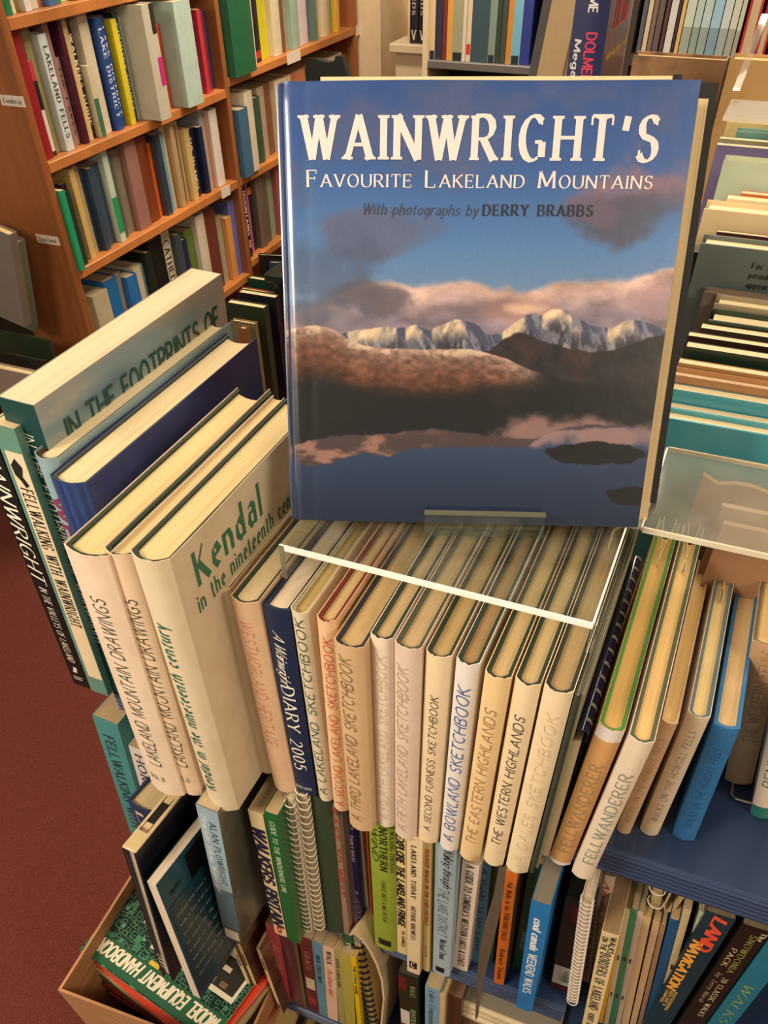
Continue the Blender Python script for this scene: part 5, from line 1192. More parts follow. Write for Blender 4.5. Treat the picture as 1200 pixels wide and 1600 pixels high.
r1 = [(205, .262, (140, 26, 34), 'tall crimson red hardback', {'d': .2}), (262, .20, (36, 30, 34), 'short black and pink spine', {'p': [(0, 1, .8, 1, (190, 60, 80)), (.1, .9, .05, .5, (214, 206, 196))]}), (285, .265, (150, 142, 96), 'olive khaki spine'),
      (318, .245, (200, 212, 214), 'pale blue-white spine with black capitals', {'t': 'LAKELAND FELLS', 'tc': (60, 70, 80)}), (350, .262, (150, 112, 110), 'dusty mauve spine'), (372, .19, (190, 160, 150), 'short pinkish white spine', {'t': 'THE LAKES', 'tc': (90, 70, 60)}),
      (395, .270, (70, 24, 44), 'dark burgundy spine'), (412, .268, (200, 174, 120), 'mottled gold and lilac spine'), (443, .252, (28, 26, 24), 'black spine with pale capitals', {'t': 'WALKERS GUIDE'}), (463, .16, (196, 190, 160), 'short white and green spine', {'p': [(0, 1, 0, .55, (60, 110, 80))]}),
      (482, .262, (206, 196, 172), 'broad greyish cream spine'), (520, .235, (34, 36, 44), 'thin black spine'), (530, .250, (36, 70, 136), 'bright blue spine with white marks', {'t': 'LAKE DISTRICT', 'tc': (200, 210, 230)}), (555, .250, (32, 62, 126), 'second bright blue spine like its neighbour', {'t': 'LAKE DISTRICT', 'tc': (200, 210, 230)}),
      (575, .225, (30, 74, 50), 'thin green spine'), (588, .238, (214, 196, 40), 'vivid yellow spine'), (608, .250, (30, 56, 42), 'dark green spine with pale capitals', {'t': 'COUNTRY HOUSES', 'tc': (180, 190, 170)}), (628, .24, (176, 190, 186), 'pale grey-green spine'),
      (645, .285, (188, 186, 170), 'very large pale grey book standing proud', {'out': .06, 'd': .22, 'p': [(.55, 1, .75, 1, (40, 36, 30)), (.55, 1, .3, .55, (190, 40, 130))]}), (690, .2, (30, 28, 32), 'black spine with a white device'), (712, .215, (206, 206, 200), 'white spine'), (735, .21, (150, 170, 160), 'sage grey and white spine'), (752, .20, (200, 80, 60), 'slim red-orange edge'),
      (775, .25, (176, 200, 192), 'pale mint cover standing proud with a barcode', {'out': .07, 'd': .2}), (840, .22, (40, 120, 116), 'teal spine'), (862, .215, (196, 190, 160), 'cream spine'), (884, .235, (40, 60, 150), 'royal blue spine'), (908, .21, (190, 50, 60), 'red spine'), (924, .20, (110, 40, 50), 'maroon spine'), (944, .20, (36, 40, 84), 'navy spine next to the divider')]
shelf_row(SZ[1], [(e[0] * f_,) + e[1:] for e in r1], 975 * f_, 'on the Cumbria shelf', G1)
g_ = 1 / 2.609
G2 = 'books on the Scotland shelf of the wooden bookcase'
r2 = [(322, .20, (36, 150, 104), 'bright jade green spine', {'out': .03}), (340, .185, (30, 50, 44), 'dark green landscape spine', {'out': .02}), (378, .195, (60, 30, 50), 'dark purple spine'), (398, .225, (206, 176, 110), 'yellow and brown speckled spine'), (418, .225, (170, 150, 110), 'tan mottled spine'), (440, .21, (60, 76, 96), 'slate blue spine'), (460, .21, (56, 72, 92), 'second slate blue spine'), (478, .21, (62, 80, 100), 'third slate blue spine'), (496, .21, (54, 72, 96), 'fourth slate blue spine'),
      (520, .235, (190, 206, 190), 'thin white and green spine', {'p': [(0, 1, .1, .5, (40, 150, 90))]}), (540, .215, (84, 96, 86), 'grey-green spine'), (562, .22, (128, 120, 100), 'broad grey tan spine'), (602, .235, (150, 110, 100), 'mottled rose brown spine'), (645, .225, (126, 62, 34), 'thick chestnut brown hardback', {'style': 'hard'}), (692, .20, (224, 100, 30), 'vivid orange spine'), (710, .22, (50, 62, 74), 'charcoal blue spine'), (730, .215, (110, 160, 184), 'sky blue illustrated spine'),
      (752, .235, (206, 186, 144), 'cream spine'), (768, .24, (180, 150, 110), 'tan spine'), (784, .22, (120, 104, 80), 'taupe spine'), (800, .225, (196, 176, 130), 'pale sand spine'), (816, .20, (206, 180, 120), 'honey spine'), (835, .19, (30, 30, 34), 'black spine with grey capitals', {'t': 'THE ISLANDS'}), (852, .19, (28, 36, 66), 'navy spine'), (868, .19, (24, 34, 62), 'second navy spine beside its twin'), (884, .235, (150, 160, 170), 'tall grey white spine'), (900, .23, (206, 130, 80), 'orange edged white spine'), (915, .22, (212, 204, 196), 'plain white spine next to the divider')]
sc_ = lambda rows: [(e[0] * g_,) + e[1:] for e in rows]
shelf_row(SZ[2], sc_(r2), 362, 'on the Scotland shelf', G2)
G3 = 'books on the third shelf of the wooden bookcase'
r3 = [(150, .21, (160, 130, 110), 'taupe spine'), (163, .19, (206, 170, 150), 'cream spine with red lettering', {'t': 'NATIONAL', 'tc': (190, 60, 60)}), (174, .20, (196, 176, 140), 'cream spine'), (184, .22, (190, 180, 150), 'ivory spine'), (205, .235, (36, 110, 176), 'bright blue spine'), (223, .235, (140, 130, 116), 'grey brown spine'), (232, .215, (40, 110, 180), 'second bright blue spine'), (246, .225, (200, 190, 160), 'cream spine'), (256, .22, (120, 140, 150), 'blue-grey spine'), (262, .25, (26, 36, 26), 'dark green spine'), (270, .27, (22, 20, 20), 'broad black spine'),
      (290, .27, (206, 196, 170), 'white spine with black capitals', {'t': 'CATHEDRALS', 'tc': (50, 46, 40)}), (304, .25, (60, 70, 80), 'slate spine'), (312, .22, (30, 40, 70), 'navy spine'), (322, .235, (96, 120, 50), 'moss green spine'), (334, .27, (206, 196, 176), 'large white hardback'), (346, .265, (110, 54, 40), 'thick red brown hardback', {'style': 'hard'}), (364, .225, (160, 156, 130), 'grey beige spine'), (374, .21, (206, 140, 80), 'orange tan spine'), (382, .25, (96, 104, 170), 'cornflower blue spine'), (392, .22, (190, 190, 70), 'thin yellow-green spine')]
shelf_row(SZ[3], r3, 396, 'on the third shelf', G3)
G0 = 'books on the top visible shelf of the wooden bookcase'
r0 = [(20, .2, (30, 110, 70), 'green spine'), (34, .2, (206, 200, 180), 'white spine'), (42, .2, (170, 150, 70), 'mustard spine'), (52, .2, (206, 206, 200), 'pale spine'), (62, .2, (190, 186, 176), 'grey white spine'), (78, .2, (200, 120, 100), 'coral spine'), (88, .2, (60, 100, 140), 'blue spine'), (100, .2, (40, 120, 90), 'teal green spine'), (112, .2, (206, 196, 160), 'cream spine'), (130, .2, (110, 60, 50), 'brown spine'), (150, .2, (150, 40, 50), 'red spine')]
shelf_row(SZ[0], r0, 170, 'on the top visible shelf', G0)
G4 = 'books in the far bay of the wooden bookcase'
h_ = 1 / 2.308
r4 = [(42, .24, (26, 96, 66), 'dark green barcoded book cover', {'out': .05, 'd': .2}), (118, .24, (206, 206, 196), 'thin white spine'), (124, .24, (110, 80, 76), 'mauve brown spine'), (140, .24, (206, 200, 204), 'white spine'), (164, .23, (30, 26, 26), 'black spine with a red dot', {'p': [(.1, .9, .05, .14, (190, 50, 30))]}), (190, .24, (206, 200, 40), 'yellow and white spine'), (226, .25, (214, 204, 176), 'broad cream white spine'), (255, .24, (120, 84, 56), 'brown spine'), (276, .24, (160, 150, 120), 'khaki spine'),
      (292, .24, (150, 176, 160), 'pale green white spine'), (318, .24, (206, 200, 206), 'lilac white spine'), (355, .22, (120, 90, 110), 'purple patterned spine'), (366, .21, (90, 120, 110), 'green patterned spine'), (378, .22, (110, 140, 150), 'grey blue spine'), (390, .20, (190, 170, 110), 'straw spine'), (402, .22, (206, 190, 160), 'cream spine'), (420, .22, (170, 160, 110), 'sand spine'), (436, .22, (60, 150, 80), 'leaf green spine'), (448, .22, (206, 160, 60), 'amber spine'), (458, .22, (200, 50, 40), 'red spine beside the end panel')]
shelf_row(SZB[1], [(340 + e[0] * h_,) + e[1:] for e in r4], 340 + 470 * h_, 'in the upper far bay', G4)
r5 = [(378, .2, (60, 100, 130), 'steel blue illustrated spine', {'out': .04}), (392, .235, (206, 196, 176), 'cream spine', {'out': .04}), (404, .2, (120, 116, 80), 'olive spine'), (414, .2, (50, 80, 60), 'dark green spine'), (424, .22, (170, 150, 130), 'fawn spine'), (434, .22, (120, 80, 60), 'brown spine'), (446, .22, (206, 190, 150), 'cream spine'), (470, .22, (190, 120, 80), 'terracotta spine'), (500, .22, (210, 190, 60), 'yellow spine'), (525, .22, (200, 190, 170), 'pale spine')]
shelf_row(SZB[2], r5, 545, 'in the middle far bay', G4)
r6 = [(398, .25, (26, 26, 26), 'black spine with white capitals', {'t': 'MOUNTAINS OF'}), (403, .25, (180, 90, 140), 'pink tipped black spine'), (410, .235, (40, 36, 34), 'black spine with orange dots', {'p': [(.1, .9, .82, .92, (230, 140, 30))]}), (418, .24, (110, 96, 84), 'grey brown spine'), (428, .25, (100, 96, 80), 'grey olive spine'), (437, .25, (140, 150, 130), 'pale green spine'), (447, .25, (150, 80, 80), 'rose spine'), (456, .25, (190, 170, 60), 'mustard yellow spine'), (466, .25, (120, 50, 40), 'brick red spine'), (476, .25, (90, 60, 50), 'brown spine')]
shelf_row(-.50, r6, 486, 'in the lower far bay', G4)
# dark books standing face-out on the floor plinth in front of the bookcase
def face_book(tl, tr, y, h, th, cover, label, group, page=(222, 204, 160), mat=None, name='hardback_book', lean=0.0, yaw=0.0, style='hard', w=None, zt=None, cat='book', floorz=None, roll=0.0):
    """book with its cover towards the viewer; tl / tr are the top corners of the front cover"""
    A = on(*tl, 1, y) if zt is None else on(*tl, 2, zt)
    if w is None: B = on(*tr, 1, A[1]); w = B[0] - A[0]
    if floorz is not None: h = A[2] - floorz
    hz = h * math.cos(lean)
    o = empty(name, (A[0] - h * math.sin(roll), A[1] - h * math.sin(lean), A[2] - hz * math.cos(roll)), yaw); o.rotation_euler = (-lean, roll, yaw)
    tag(o, label, cat, group); b = .0025 if style == 'hard' else .0006; m_ = mat or paper(cover, .35, .2, .2)
    mk('cover_boards' if style == 'hard' else 'cover', *join(boxg(0, w, 0, b, 0, h), boxg(0, w, th - b, th, 0, h), boxg(w - b, w, b + .0001, th - b - .0001, 0, h)), m_, o)
    pi = .004 if style == 'hard' else .0004
    mk('page_block', *boxg(pi, w - b - .0002, b + .0002, th - b - .0002, pi, h - pi), pages_h(page), o)
    return o
def pages_h(c):
    """page edges layered across local y"""
    k = ('pagesh', tuple(c))
    if k in _M: return _M[k]
    m, N, L, bs = base('page_edges'); f = noise(N, L, 1.0, mapscale=(5, 1300, 5), detail=3); lc = lin(c)
    L.new(mix_rgb(N, L, ramp(N, L, f, [(.35, (.5, .5, .5, 1)), (.6, (0, 0, 0, 1))]), lc, tuple(v * x for v, x in zip(lc[:3], (.62, .55, .45))) + (1,)), bs.inputs['Base Color']); bs.inputs['Roughness'].default_value = .8
    _M[k] = m; return m
GF = 'dark books standing in front of the bookcase'
for tl, tr, y, th, c, lb in [((386, 434), (440, 448), 2.75, .03, (20, 72, 54), 'bottle green hardback standing face-out at the back of the floor pile'), ((372, 452), (432, 462), 2.62, .03, (150, 36, 26), 'brick red hardback edge behind the charcoal one'), ((370, 456), (430, 464), 2.56, .035, (30, 32, 42), 'charcoal hardback standing face-out with cream page tops'),
     ((352, 472), (412, 482), 2.42, .035, (42, 56, 36), 'olive green hardback standing face-out in front of the charcoal one'), ((360, 500), (398, 508), 2.30, .02, (120, 110, 80), 'grey illustrated book low in front of the olive hardback'), ((372, 512), (384, 518), 2.22, .02, (130, 84, 50), 'small brown book at the front of the floor pile')]:
    face_book(tl, tr, y, .3, th, c, lb, GF, floorz=FLOOR + .0)
for tl, tr, y, th, c, lb in [((403, 398), (470, 372), 2.9, .02, (24, 24, 26), 'black glossy book leaning diagonally beside the big blue book'), ((420, 410), (470, 386), 2.8, .02, (40, 60, 90), 'black-framed picture book leaning diagonally')]:
    face_book(tl, tr, y, .26, th, c, lb, GF, yaw=math.radians(12))
# ------------------------------------------------------------------ neighbouring case at the far left
XL = -2.35
lc = empty('bookcase', (XL - .3, 1.75, FLOOR)); tag(lc, 'shadowy dark bookcase at the left edge with books standing at an angle', 'bookcase')
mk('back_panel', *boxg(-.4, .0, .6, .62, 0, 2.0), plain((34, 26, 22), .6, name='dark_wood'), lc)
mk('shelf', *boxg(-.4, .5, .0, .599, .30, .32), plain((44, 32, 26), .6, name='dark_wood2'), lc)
GL = 'books in the dark case at the left edge'
for tl, tr, y, th, c, lb in [((-60, 336), (10, 350), 1.72, .03, (120, 112, 104), 'large grey book with buff edge at the left edge of the photo'), ((-50, 345), (22, 352), 1.78, .02, (96, 110, 84), 'green mosaic-covered book behind the large grey one'), ((-40, 346), (26, 355), 1.85, .02, (150, 140, 160), 'pale lilac book third at the left edge')]:
    face_book(tl, tr, y, .25, th, c, lb, GL, page=(214, 190, 130), roll=math.radians(13))
for tl, tr, y, zt, th, c, lb in [((-30, 512), (78, 540), 1.75, None, .012, (44, 56, 38), 'dark olive folder lying at the lower left above the teal paperback'), ((-30, 545), (70, 566), 1.66, None, .012, (30, 30, 26), 'black bound volume lying under the olive folder'), ((80, 532), (112, 538), 1.95, None, .03, (60, 140, 80), 'small cream book with a bright green cover end'), ((-20, 572), (64, 588), 1.58, None, .03, (150, 130, 120), 'grey-brown stack of papers at the lower left')]:
    face_book(tl, tr, y, .3, th, c, lb, GL)
pg = on(0, 700, 1, .46)
tag(book('softback_book', (-.565, .43, .0005), .018, .27, .2, lean=math.radians(2), style='soft', cover=(120, 150, 130), page=(200, 186, 160)), 'pale sage book peeping out left of the black spine', 'book', ROW1)

# ------------------------------------------------------------------ back of the shop: pier bookcase, post
YB = 3.3
b2c = empty('bookcase', tuple(on(668, 97, 1, YB) * np.array([1, 1, 0]) + np.array([0, 0, FLOOR]))); tag(b2c, 'grey painted bookcase at the back behind the top of the blue book', 'bookcase')
bx0 = b2c.location.x; zsh = on(740, 99, 1, YB)[2]; bx1 = on(838, 104, 1, YB)[0]
GREY = plain((96, 92, 90), .5, name='grey_paint')
def cp(name, gm, mat=GREY): V, F = gm; return mk(name, [(v[0] - bx0, v[1] - YB, v[2] - FLOOR) for v in V], F, mat, b2c)
for z in (zsh, zsh - .33, zsh + .36): cp('shelf', bevbox(bx0, bx1, YB, YB + .24, z - .022, z, .002))
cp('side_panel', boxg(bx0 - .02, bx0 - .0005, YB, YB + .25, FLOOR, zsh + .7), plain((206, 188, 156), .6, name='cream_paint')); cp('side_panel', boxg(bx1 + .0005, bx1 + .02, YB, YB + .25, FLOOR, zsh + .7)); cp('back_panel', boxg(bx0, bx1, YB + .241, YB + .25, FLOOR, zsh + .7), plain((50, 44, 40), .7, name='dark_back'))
GB = 'books on the grey painted bookcase'
k_ = 1 / 2.308
rb_ = [(668, 12, (206, 180, 140), 'tan'), (678, 12, (40, 40, 60), 'black purple'), (690, 8, (110, 40, 40), 'brown red'), (697, 9, (206, 150, 60), 'amber'), (705, 18, (150, 150, 120), 'sandy illustrated'), (721, 6, (206, 196, 180), 'white'), (727, 8, (206, 190, 160), 'cream with a red square'), (735, 28, (50, 74, 84), 'broad dark teal'), (761, 12, (120, 140, 130), 'grey-green illustrated'), (772, 8, (40, 60, 50), 'forest green'), (780, 9, (60, 66, 54), 'dark moss'), (789, 9, (190, 130, 40), 'ochre'), (797, 15, (110, 170, 200), 'light blue'), (811, 16, (36, 50, 130), 'royal blue')]
for i, (px, wpx, c, nm) in enumerate(rb_):
    a = on(px, 92, 1, YB + .02)[0]; w = on(px + wpx, 92, 1, YB + .02)[0] - a
    book('hardback_book' if wpx > 14 else 'softback_book', (a, YB + .02, zsh + .0005), w - .002, .235 - .01 * (i % 3), .17, style='soft', cover=c, label=f'{nm} spine, {ORD[i]} from the left on the grey shelf', group=GB,
         panels=[(.1, .9, .08, .2, (200, 40, 40))] if 'red square' in nm else ([(.1, .9, .0, .1, (30, 30, 40))] if i % 4 == 0 else []))
for i, (px, wpx, c, nm) in enumerate([(660, 8, (190, 180, 170), 'grey'), (670, 12, (90, 20, 34), 'wine red'), (684, 14, (30, 28, 32), 'black'), (700, 16, (60, 58, 60), 'dark grey'), (724, 12, (200, 190, 180), 'off-white'), (738, 30, (34, 34, 36), 'broad black'), (770, 18, (120, 140, 160), 'blue-grey'), (792, 24, (160, 156, 150), 'pale grey')]):
    a = on(px, 118, 1, YB + .02)[0]; w = on(px + wpx, 118, 1, YB + .02)[0] - a
    book('softback_book', (max(a, bx0 + .002), YB + .02, zsh - .33 + .0005), w - .004, .25 - .01 * (i % 3), .16, style='soft', cover=c, label=f'{nm} spine, {ORD[i]} from the left on the lower grey shelf', group='books on the lower grey shelf')
# two black volumes on the ledge
for k, px in enumerate((640, 653)):
    a = on(px, 62, 1, 3.93)[0]; w = on(px + 13, 62, 1, 3.93)[0] - a
    book('hardback_book', (a, 3.93, pv[2] + .0005), w - .003, .30, .14, style='hard', board=None, cover=(30, 26, 34), label=('left' if k == 0 else 'right') + ' of two black volumes with white sheep device on the pale ledge', group='black volumes on the pale ledge', roundness=.003,
         titles=[('SHEPHERDS', 'serif', (200, 196, 190), .3, .9, .3, .7, 'down'), ('V', 'serif', (210, 206, 200), .04, .14, .3, .8, 'level')])
# cream leaning board / post
a = on(838, 118, 1, 2.6); b = on(878, 118, 1, 2.6); t = on(862, 0, 1, 2.6)
bd = empty('leaning_board', (a[0], 2.6, FLOOR)); lean = math.atan2(t[0] - a[0], t[2] - a[2]); tag(bd, 'cream painted board leaning right behind the top of the blue book', 'board')
bd.location = (a[0] - (a[2] - FLOOR) * math.tan(lean), 2.6, FLOOR); bd.rotation_euler = (0, lean, 0)
mk('board_panel', *bevbox(0, b[0] - a[0], 0, .03, 0, 2.0, .002), plain((206, 178, 134), .55, name='cream_board'), bd)
mk('board_edge', *boxg(-.022, -.0005, .002, .03, 0, 1.95), plain((86, 84, 84), .5, name='grey_edge'), bd)
# dark chair back in front of the far bay
ch = empty('chair', tuple(on(520, 150, 1, 3.0) * np.array([1, 1, 0]) + np.array([0, 0, FLOOR]))); tag(ch, 'dark green-black wooden chair whose curved top rail shows behind the blue book', 'chair')
CH = plain((30, 40, 38), .35, name='dark_chair_paint')
q = [on(x, y, 1, 3.0) for x, y in [(478, 130), (476, 108), (480, 97), (492, 92), (504, 96), (514, 98), (522, 95), (524, 88), (534, 88), (540, 108), (546, 130)]]
zt_ = [p[2] - FLOOR for p in q]; xo = ch.location.x
V = [(p[0] - xo, 0, p[2] - FLOOR) for p in q] + [(p[0] - xo, .03, p[2] - FLOOR) for p in q]; n = len(q)
mk('top_rail', V, [tuple(range(n)), tuple(range(2 * n - 1, n - 1, -1))] + [(i, n + i, n + (i + 1) % n, (i + 1) % n) for i in range(n)], CH, ch)
zlow = q[0][2] - FLOOR; xa, xb = q[0][0] - xo, q[-1][0] - xo
for s in (xa + .005, xb - .03): mk('rear_leg', *bevbox(s, s + .025, .003, .028, 0, zlow - .0005, .003), CH, ch)
for s in (xa + .005, xb - .03): mk('front_leg', *bevbox(s, s + .025, -.38, -.355, 0, .4195, .003), CH, ch)
mk('seat', *bevbox(xa - .02, xb + .02, -.40, .0025, .42, .45, .006), CH, ch)
for k in range(3): mk('back_slat', *boxg(xa + .05 + k * .05, xa + .07 + k * .05, .008, .020, .4505, zlow - .0005), CH, ch)

# ------------------------------------------------------------------ dolmen book, pale row and red books at upper right
YP = 2.15
zp = on(1060, 88, 1, YP)[2]
rk = empty('shelf_rack', (on(985, 88, 1, YP)[0], YP, 0)); tag(rk, 'dark wooden rack carrying the pale bird books at upper right', 'rack')
xr0, xr1 = on(985, 88, 1, YP)[0], .12
DW = plain((52, 40, 34), .6, name='dark_rack_wood')
mk('shelf', *boxg(0, xr1 - xr0, 0, .22, zp - .02, zp), DW, rk); mk('back_panel', *boxg(0, xr1 - xr0, .221, .232, .0, zp + .45), DW, rk); mk('side_panel', *boxg(-.0125, -.0005, 0, .232, .0, zp + .45), DW, rk)
pr_ = [(992, 8, .30, (84, 88, 96), 'grey blue'), (1000, 8, .30, (206, 190, 160), 'cream'), (1008, 8, .30, (120, 100, 90), 'taupe'), (1016, 10, .30, (96, 84, 80), 'brown grey'), (1027, 7, .30, (80, 50, 60), 'plum'), (1034, 12, .30, (120, 170, 90), 'green and white'), (1046, 5, .30, (60, 40, 60), 'dark violet'), (1051, 7, .30, (214, 176, 110), 'golden'),
       (1058, 15, .20, (190, 206, 190), 'pale mint bird'), (1073, 12, .20, (170, 196, 190), 'pale sea green bird'), (1085, 14, .20, (176, 200, 196), 'pale aqua bird'), (1099, 16, .20, (150, 190, 214), 'sky blue bird'), (1115, 14, .20, (190, 204, 206), 'pale blue white bird'), (1129, 12, .20, (196, 200, 190), 'ivory bird'), (1141, 8, .19, (190, 196, 180), 'pale grey bird')]
for i, (px, wpx, h, c, nm) in enumerate(pr_):
    a = on(px, 88, 1, YP + .01)[0]; w = on(px + wpx, 88, 1, YP + .01)[0] - a
    book('softback_book', (a, YP + .01, zp + .0005), w - .002, h * .9, .14, style='soft', cover=c, label=f'{nm} spine, {ORD[i]} from the left in the upper right rack', group='spines in the upper right rack',
         panels=[(0, 1, .0, .25, tuple(int(v * .8) for v in c))] if 'bird' in nm else ([(0, 1, 0, .35, (206, 206, 200))] if 'green and' in nm else []))
for i, (px, wpx, lb) in enumerate([(1151, 22, 'red hardback with cream page block facing out, left of three at upper right'), (1177, 17, 'middle red hardback of three at upper right'), (1198, 16, 'right red hardback of three at the photo edge')]):
    a = on(px, 90, 1, YP + .0)[0]; w = on(px + wpx, 90, 1, YP)[0] - a
    o = empty('hardback_book', (a, YP + .005, zp + .0005)); tag(o, lb, 'book', 'red hardbacks at the upper right')
    mk('cover_boards', *join(boxg(0, .004, 0, .15, 0, .185), boxg(w - .006, w - .002, 0, .15, 0, .185), boxg(.0041, w - .0061, .146, .15, 0, .185)), paper((176, 26, 30), .4), o)
    mk('page_block', *boxg(.0042, w - .0062, .003, .145, .002, .181), pages((206, 184, 150)), o)
YM = 1.32
a = on(893, 118, 1, YM); a2 = on(945, 125, 1, YM); t = on(885, 0, 1, YM)
DM = book('hardback_book', (a[0] - .004, YM, .0005), a2[0] - a[0], t[2] + .04, .17, lean=math.radians(-.5), style='hard', board=None, cover_mat=clouds([(.35, (36, 40, 84)), (.55, (62, 50, 84)), (.75, (110, 86, 92))], 6, (1, 1, 1), .3, .5, 'printed_dusk'), cover=(40, 44, 90), page=(214, 200, 170),
     label='navy book with magenta and white spine lettering about dolmens, behind the big book', group=None, roundness=.003,
     panels=[(0, 1, 0, 1, (30, 36, 80))],
     titles=[('ROGER JOUSSAUME', 'sans', (214, 210, 214), .90, 1.12, .42, .66, 'down'), ('DOLMENS FOR THE DEAD', 'sans', (206, 50, 84), .55, .86, .46, .74, 'down'), ('Megalith-building', 'sans', (206, 200, 200), .60, .845, .14, .32, 'down')],
     face=[('DEAD', 'serif', (206, 40, 44), .30, .82, .86, .06), ('FOR THE', 'serif', (206, 170, 110), .34, .7, .935, .028), ('DOLMENS', 'serif', (206, 40, 44), .1, .9, .97, .05), ('Megalith-building throughout the world', 'sans', (206, 170, 80), .14, .98, .80, .016)])
# keep the spine lettering inside the cover height
# ------------------------------------------------------------------ face-out books running back on the counter at right
GR = 'face-out books packed in the right hand counter'
FO = [  # tl, tr, ztop, height, thick, colour, page, label, lean
 ((1026, 650), .262, .255, .022, (36, 128, 138), 'turquoise fading to blue hardback, front of the right hand counter'),
 ((1030, 634), .272, .265, .012, (40, 130, 140), 'second turquoise book edge just behind the front one'),
 ((1032, 604), .275, .27, .012, (58, 38, 30), 'dark brown photo jacket behind the turquoise books'),
 ((1034, 582), .285, .28, .018, (190, 140, 100), 'peach edged volume with a thin black border'),
 ((1060, 566), .285, .28, .010, (184, 146, 92), 'age-stained tan pamphlet with rounded corner'),
 ((1072, 541), .29, .285, .012, (24, 52, 44), 'dark bottle green book with cream top edge'),
 ((1075, 524), .29, .285, .010, (60, 40, 30), 'dark chocolate book with pale top edge'),
 ((1095, 512), .29, .285, .012, (70, 62, 50), 'umber book with curling pale edge'),
 ((1107, 500), .295, .29, .030, (26, 56, 44), 'thick book with bright cream page tops over green boards'),
 ((1116, 474), .30, .295, .026, (166, 152, 124), 'stone beige book standing behind the bright page tops'),
 ((1100, 456), .30, .295, .016, (120, 106, 96), 'taupe grey book in front of the big slate cover'),
 ((1095, 380), .335, .33, .030, (96, 108, 106), 'large slate grey cover with a small printed paragraph'),
 ((1120, 362), .325, .32, .008, (70, 30, 30), 'thin maroon edged book behind the slate cover'),
 ((1100, 326), .34, .335, .034, (214, 190, 148), 'broad cream jacketed book with bright page tops'),
 ((1136, 310), .335, .33, .014, (226, 206, 166), 'cream book rising behind the broad cream one'),
 ((1158, 302), .335, .33, .012, (196, 110, 56), 'orange edged book at the right photo edge'),
 ((1131, 250), .36, .355, .024, (176, 190, 166), 'sage green plain cover with bright white page tops'),
 ((1120, 226), .36, .355, .012, (110, 100, 140), 'purple castle photo jacket with worn white corner'),
 ((1124, 216), .36, .355, .010, (150, 144, 110), 'pale olive magazine edge behind the castle jacket'),
 ((1151, 205), .365, .36, .020, (96, 140, 134), 'teal edged book with white page tops under the clear stand'),
 ((1136, 190), .365, .36, .024, (196, 176, 120), 'pile of straw coloured magazines standing under the clear stand')]
prev = None
for (tl, zt, h, th, c, lb) in FO:
    A = on(*tl, 2, zt); wv = .22
    if prev is not None and A[1] < prev: A = on(*tl, 1, prev); zt = A[2]
    P = on(*tl, 1, max(A[1], prev or 0)); hgt_ = max(.12, P[2] - .002)
    o = face_book(tl, None, P[1], hgt_, th, c, lb, GR, page=(236, 222, 180), w=wv, style='hard' if th > .015 else 'soft', mat=clouds([(.3, (84, 186, 186)), (.6, (80, 170, 196)), (.8, (90, 150, 206))], 3, (.4, .4, 3), .25, .4, 'printed_turquoise') if 'turquoise' in lb else None)
    prev = P[1] + th + .001
    if 'slate' in lb and 'large' in lb:
        mg = ([], [])
        for i, t in enumerate(['For over 300 years', 'period, the first great', 'appears to have been', 'occasionally by Order']):
            put_text(t, 'serif', lambda u, v, i=i: (.055 + u, -.0006, hgt_ - .017 - i * .0090 + v), .072, .0055, (12, 14, 14), o, merge=mg)
        mk('blurb_lettering', mg[0], mg[1], ink((24, 26, 26)), o)
        mk('black_edge', *boxg(-.012, -.0005, .004, .026, 0, hgt_ - .01), plain((16, 16, 18), .3, name='black_cover'), o)
# upper end: thick tan block, marbled volume, black album
A = on(1141, 92, 1, 1.62); face_book((1141, 92), None, 1.62, A[2] - .002, .05, (176, 142, 92), 'thick tan album with rounded corner under the red books', GR, page=(214, 180, 120), w=.25)
A = on(990, 86, 1, 1.75); face_book((990, 86), (1136, 96), 1.75, A[2] - .002, .04, (130, 96, 66), 'marbled brown volume lying behind the black album', GR, mat=clouds([(.3, (84, 60, 42)), (.5, (140, 104, 68)), (.7, (110, 96, 84))], 18, (1, 1, 1), .5, .1, 'marbled_paper'), page=(206, 170, 110))
# wooden side board of the counter bin
a = on(1052, 470, 1, 1.0)
sb = empty('side_board', (-.085, .80, .0)); tag(sb, 'light wooden side board of the book counter beside the blue book', 'board')
mk('board_panel', *boxg(0, .012, 0, .9, .0005, .20), wood((190, 130, 74), (3, 1, 14)), sb)

# ------------------------------------------------------------------ second clear stand, empty, over the walking books; third one at the back
b0 = on(1005, 824, 2, .262); b1 = on(1045, 700, 2, .262)
s2 = empty('acrylic_book_stand', (b0[0], b0[1], .262)); tag(s2, 'empty clear acrylic stand spanning the walking books at right', 'book stand')
W2, D2 = .25, b1[1] - b0[1]
mk('top_plate', *boxg(0, W2, .0012, D2, -.004, 0), acrylic((.92, .94, .90), .08), s2)
mk('front_edge', *boxg(0, W2, -.0008, .0011, -.0042, .0001), plain((214, 206, 184), .12, name='acrylic_edge_soft'), s2)
mk('left_edge', *boxg(-.0016, -.0002, .0, D2, -.003, .0003), EW, s2)
mk('back_edge', *boxg(0, W2, D2 + .0001, D2 + .0018, -.003, .0006), plain((206, 190, 160), .12, name='acrylic_edge_warm'), s2)
cvs = [(-.002, -.0005)] + [(-.012 + .010 * math.cos(math.radians(a)), -.011 + .010 * math.sin(math.radians(a))) for a in (70, 100, 130, 160, 180)] + [(-.0225, -.04), (-.0225, -.26)]
V = []
for x, z in cvs: V += [(x, .0, z), (x, D2, z)]
for x, z in cvs: V += [(x + .0015, .0, z - .0015), (x + .0015, D2, z - .0015)]
n = len(cvs); F = []
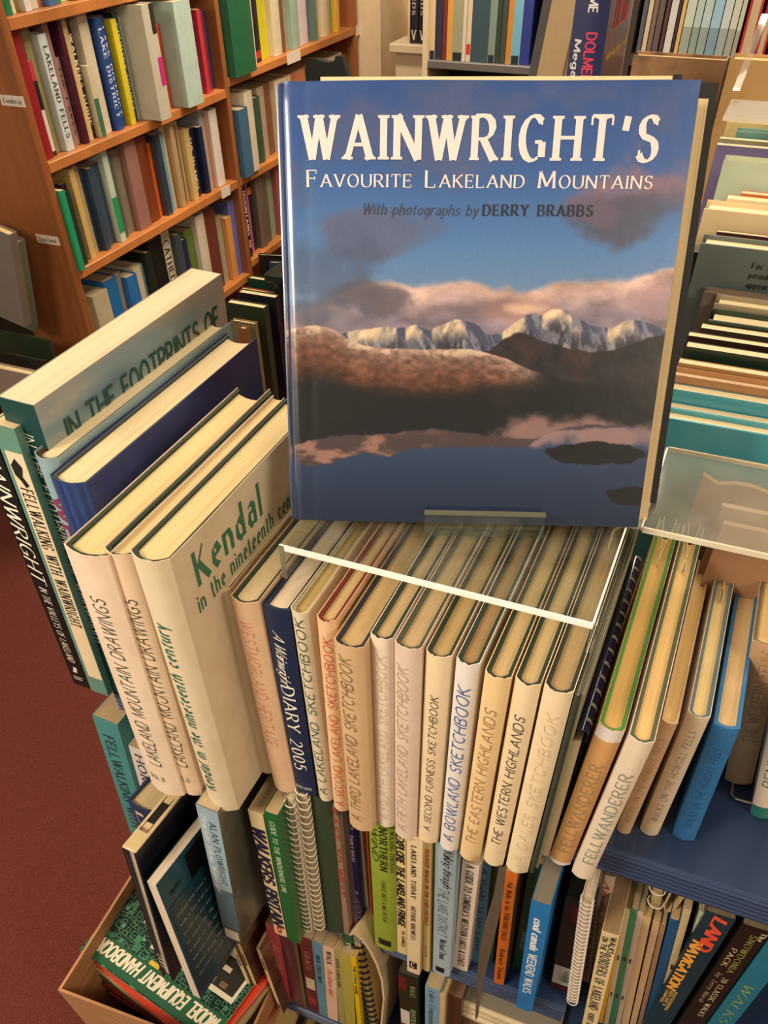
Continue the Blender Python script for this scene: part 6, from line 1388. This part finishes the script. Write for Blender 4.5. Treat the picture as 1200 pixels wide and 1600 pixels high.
for i in range(n - 1): F += [(2 * i, 2 * i + 1, 2 * i + 3, 2 * i + 2), (2 * n + 2 * i + 2, 2 * n + 2 * i + 3, 2 * n + 2 * i + 1, 2 * n + 2 * i), (2 * i, 2 * i + 2, 2 * n + 2 * i + 2, 2 * n + 2 * i)]
mk('bent_leg', V, F, acrylic((.92, .93, .88), .25), s2, smooth=False)
# torn paper bags lying between the stands and the turquoise book
for k, (px, py, y, w, h, c, lb) in enumerate([(1100, 738, .672, .16, .19, (170, 140, 108), 'crumpled brown paper bag behind the empty clear stand'), (1128, 790, .640, .14, .15, (176, 138, 108), 'tan booklet standing under the empty clear stand'), (1130, 818, .622, .14, .13, (168, 128, 98), 'front tan booklet with a sketch under the empty clear stand')]):
    A = on(px, py, 1, y)
    o = empty('paper_bag' if k == 0 else 'booklet', (A[0], y, .0005)); tag(o, lb, 'bag' if k == 0 else 'booklet')
    rg = random.Random(k); nx, nz = 12, 8; V = []
    for j in range(nz):
        for i in range(nx):
            V.append((w * i / (nx - 1), (rg.uniform(-.004, .004) if k == 0 else 0), (A[2] - .001) * j / (nz - 1) - (rg.uniform(0, .012) if j == nz - 1 and k == 0 else 0)))
    F = [(j * nx + i, j * nx + i + 1, (j + 1) * nx + i + 1, (j + 1) * nx + i) for j in range(nz - 1) for i in range(nx - 1)]
    nn = len(V); V += [(v[0], v[1] + .006, v[2]) for v in V]; F += [tuple(nn + q for q in reversed(f)) for f in F[:]]
    top = [(nz - 1) * nx + i for i in range(nx)]; F += [(top[i + 1], top[i], nn + top[i], nn + top[i + 1]) for i in range(nx - 1)] + [(j * nx, (j + 1) * nx, nn + (j + 1) * nx, nn + j * nx) for j in range(nz - 1)]
    mk('sheet', V, F, paper(c, .6, .3), o)
b0 = on(1130, 182, 1, 1.14)
s3 = empty('acrylic_book_stand', tuple(b0)); tag(s3, 'small clear stand with a slanting arm above the straw coloured magazines', 'book stand')
mk('top_plate', *boxg(0, .16, 0, .09, -.003, 0), acrylic((.90, .90, .86), .2), s3); mk('front_edge', *boxg(0, .16, -.0012, -.0001, -.0035, .0002), plain((206, 196, 176), .12, name='acrylic_edge_soft'), s3)
e0 = on(1150, 142, 1, 1.20) - b0; e1 = on(1196, 22, 1, 1.30) - b0
dd = e1 - e0
mk('arm', [tuple(e0 + np.array(o)) for o in ((-.004, 0, 0), (.004, 0, 0), (.004, .004, 0), (-.004, .004, 0))] + [tuple(e1 + np.array(o)) for o in ((-.004, 0, 0), (.004, 0, 0), (.004, .004, 0), (-.004, .004, 0))], boxg(0, 1, 0, 1, 0, 1)[1], acrylic((.86, .82, .76), .08), s3)
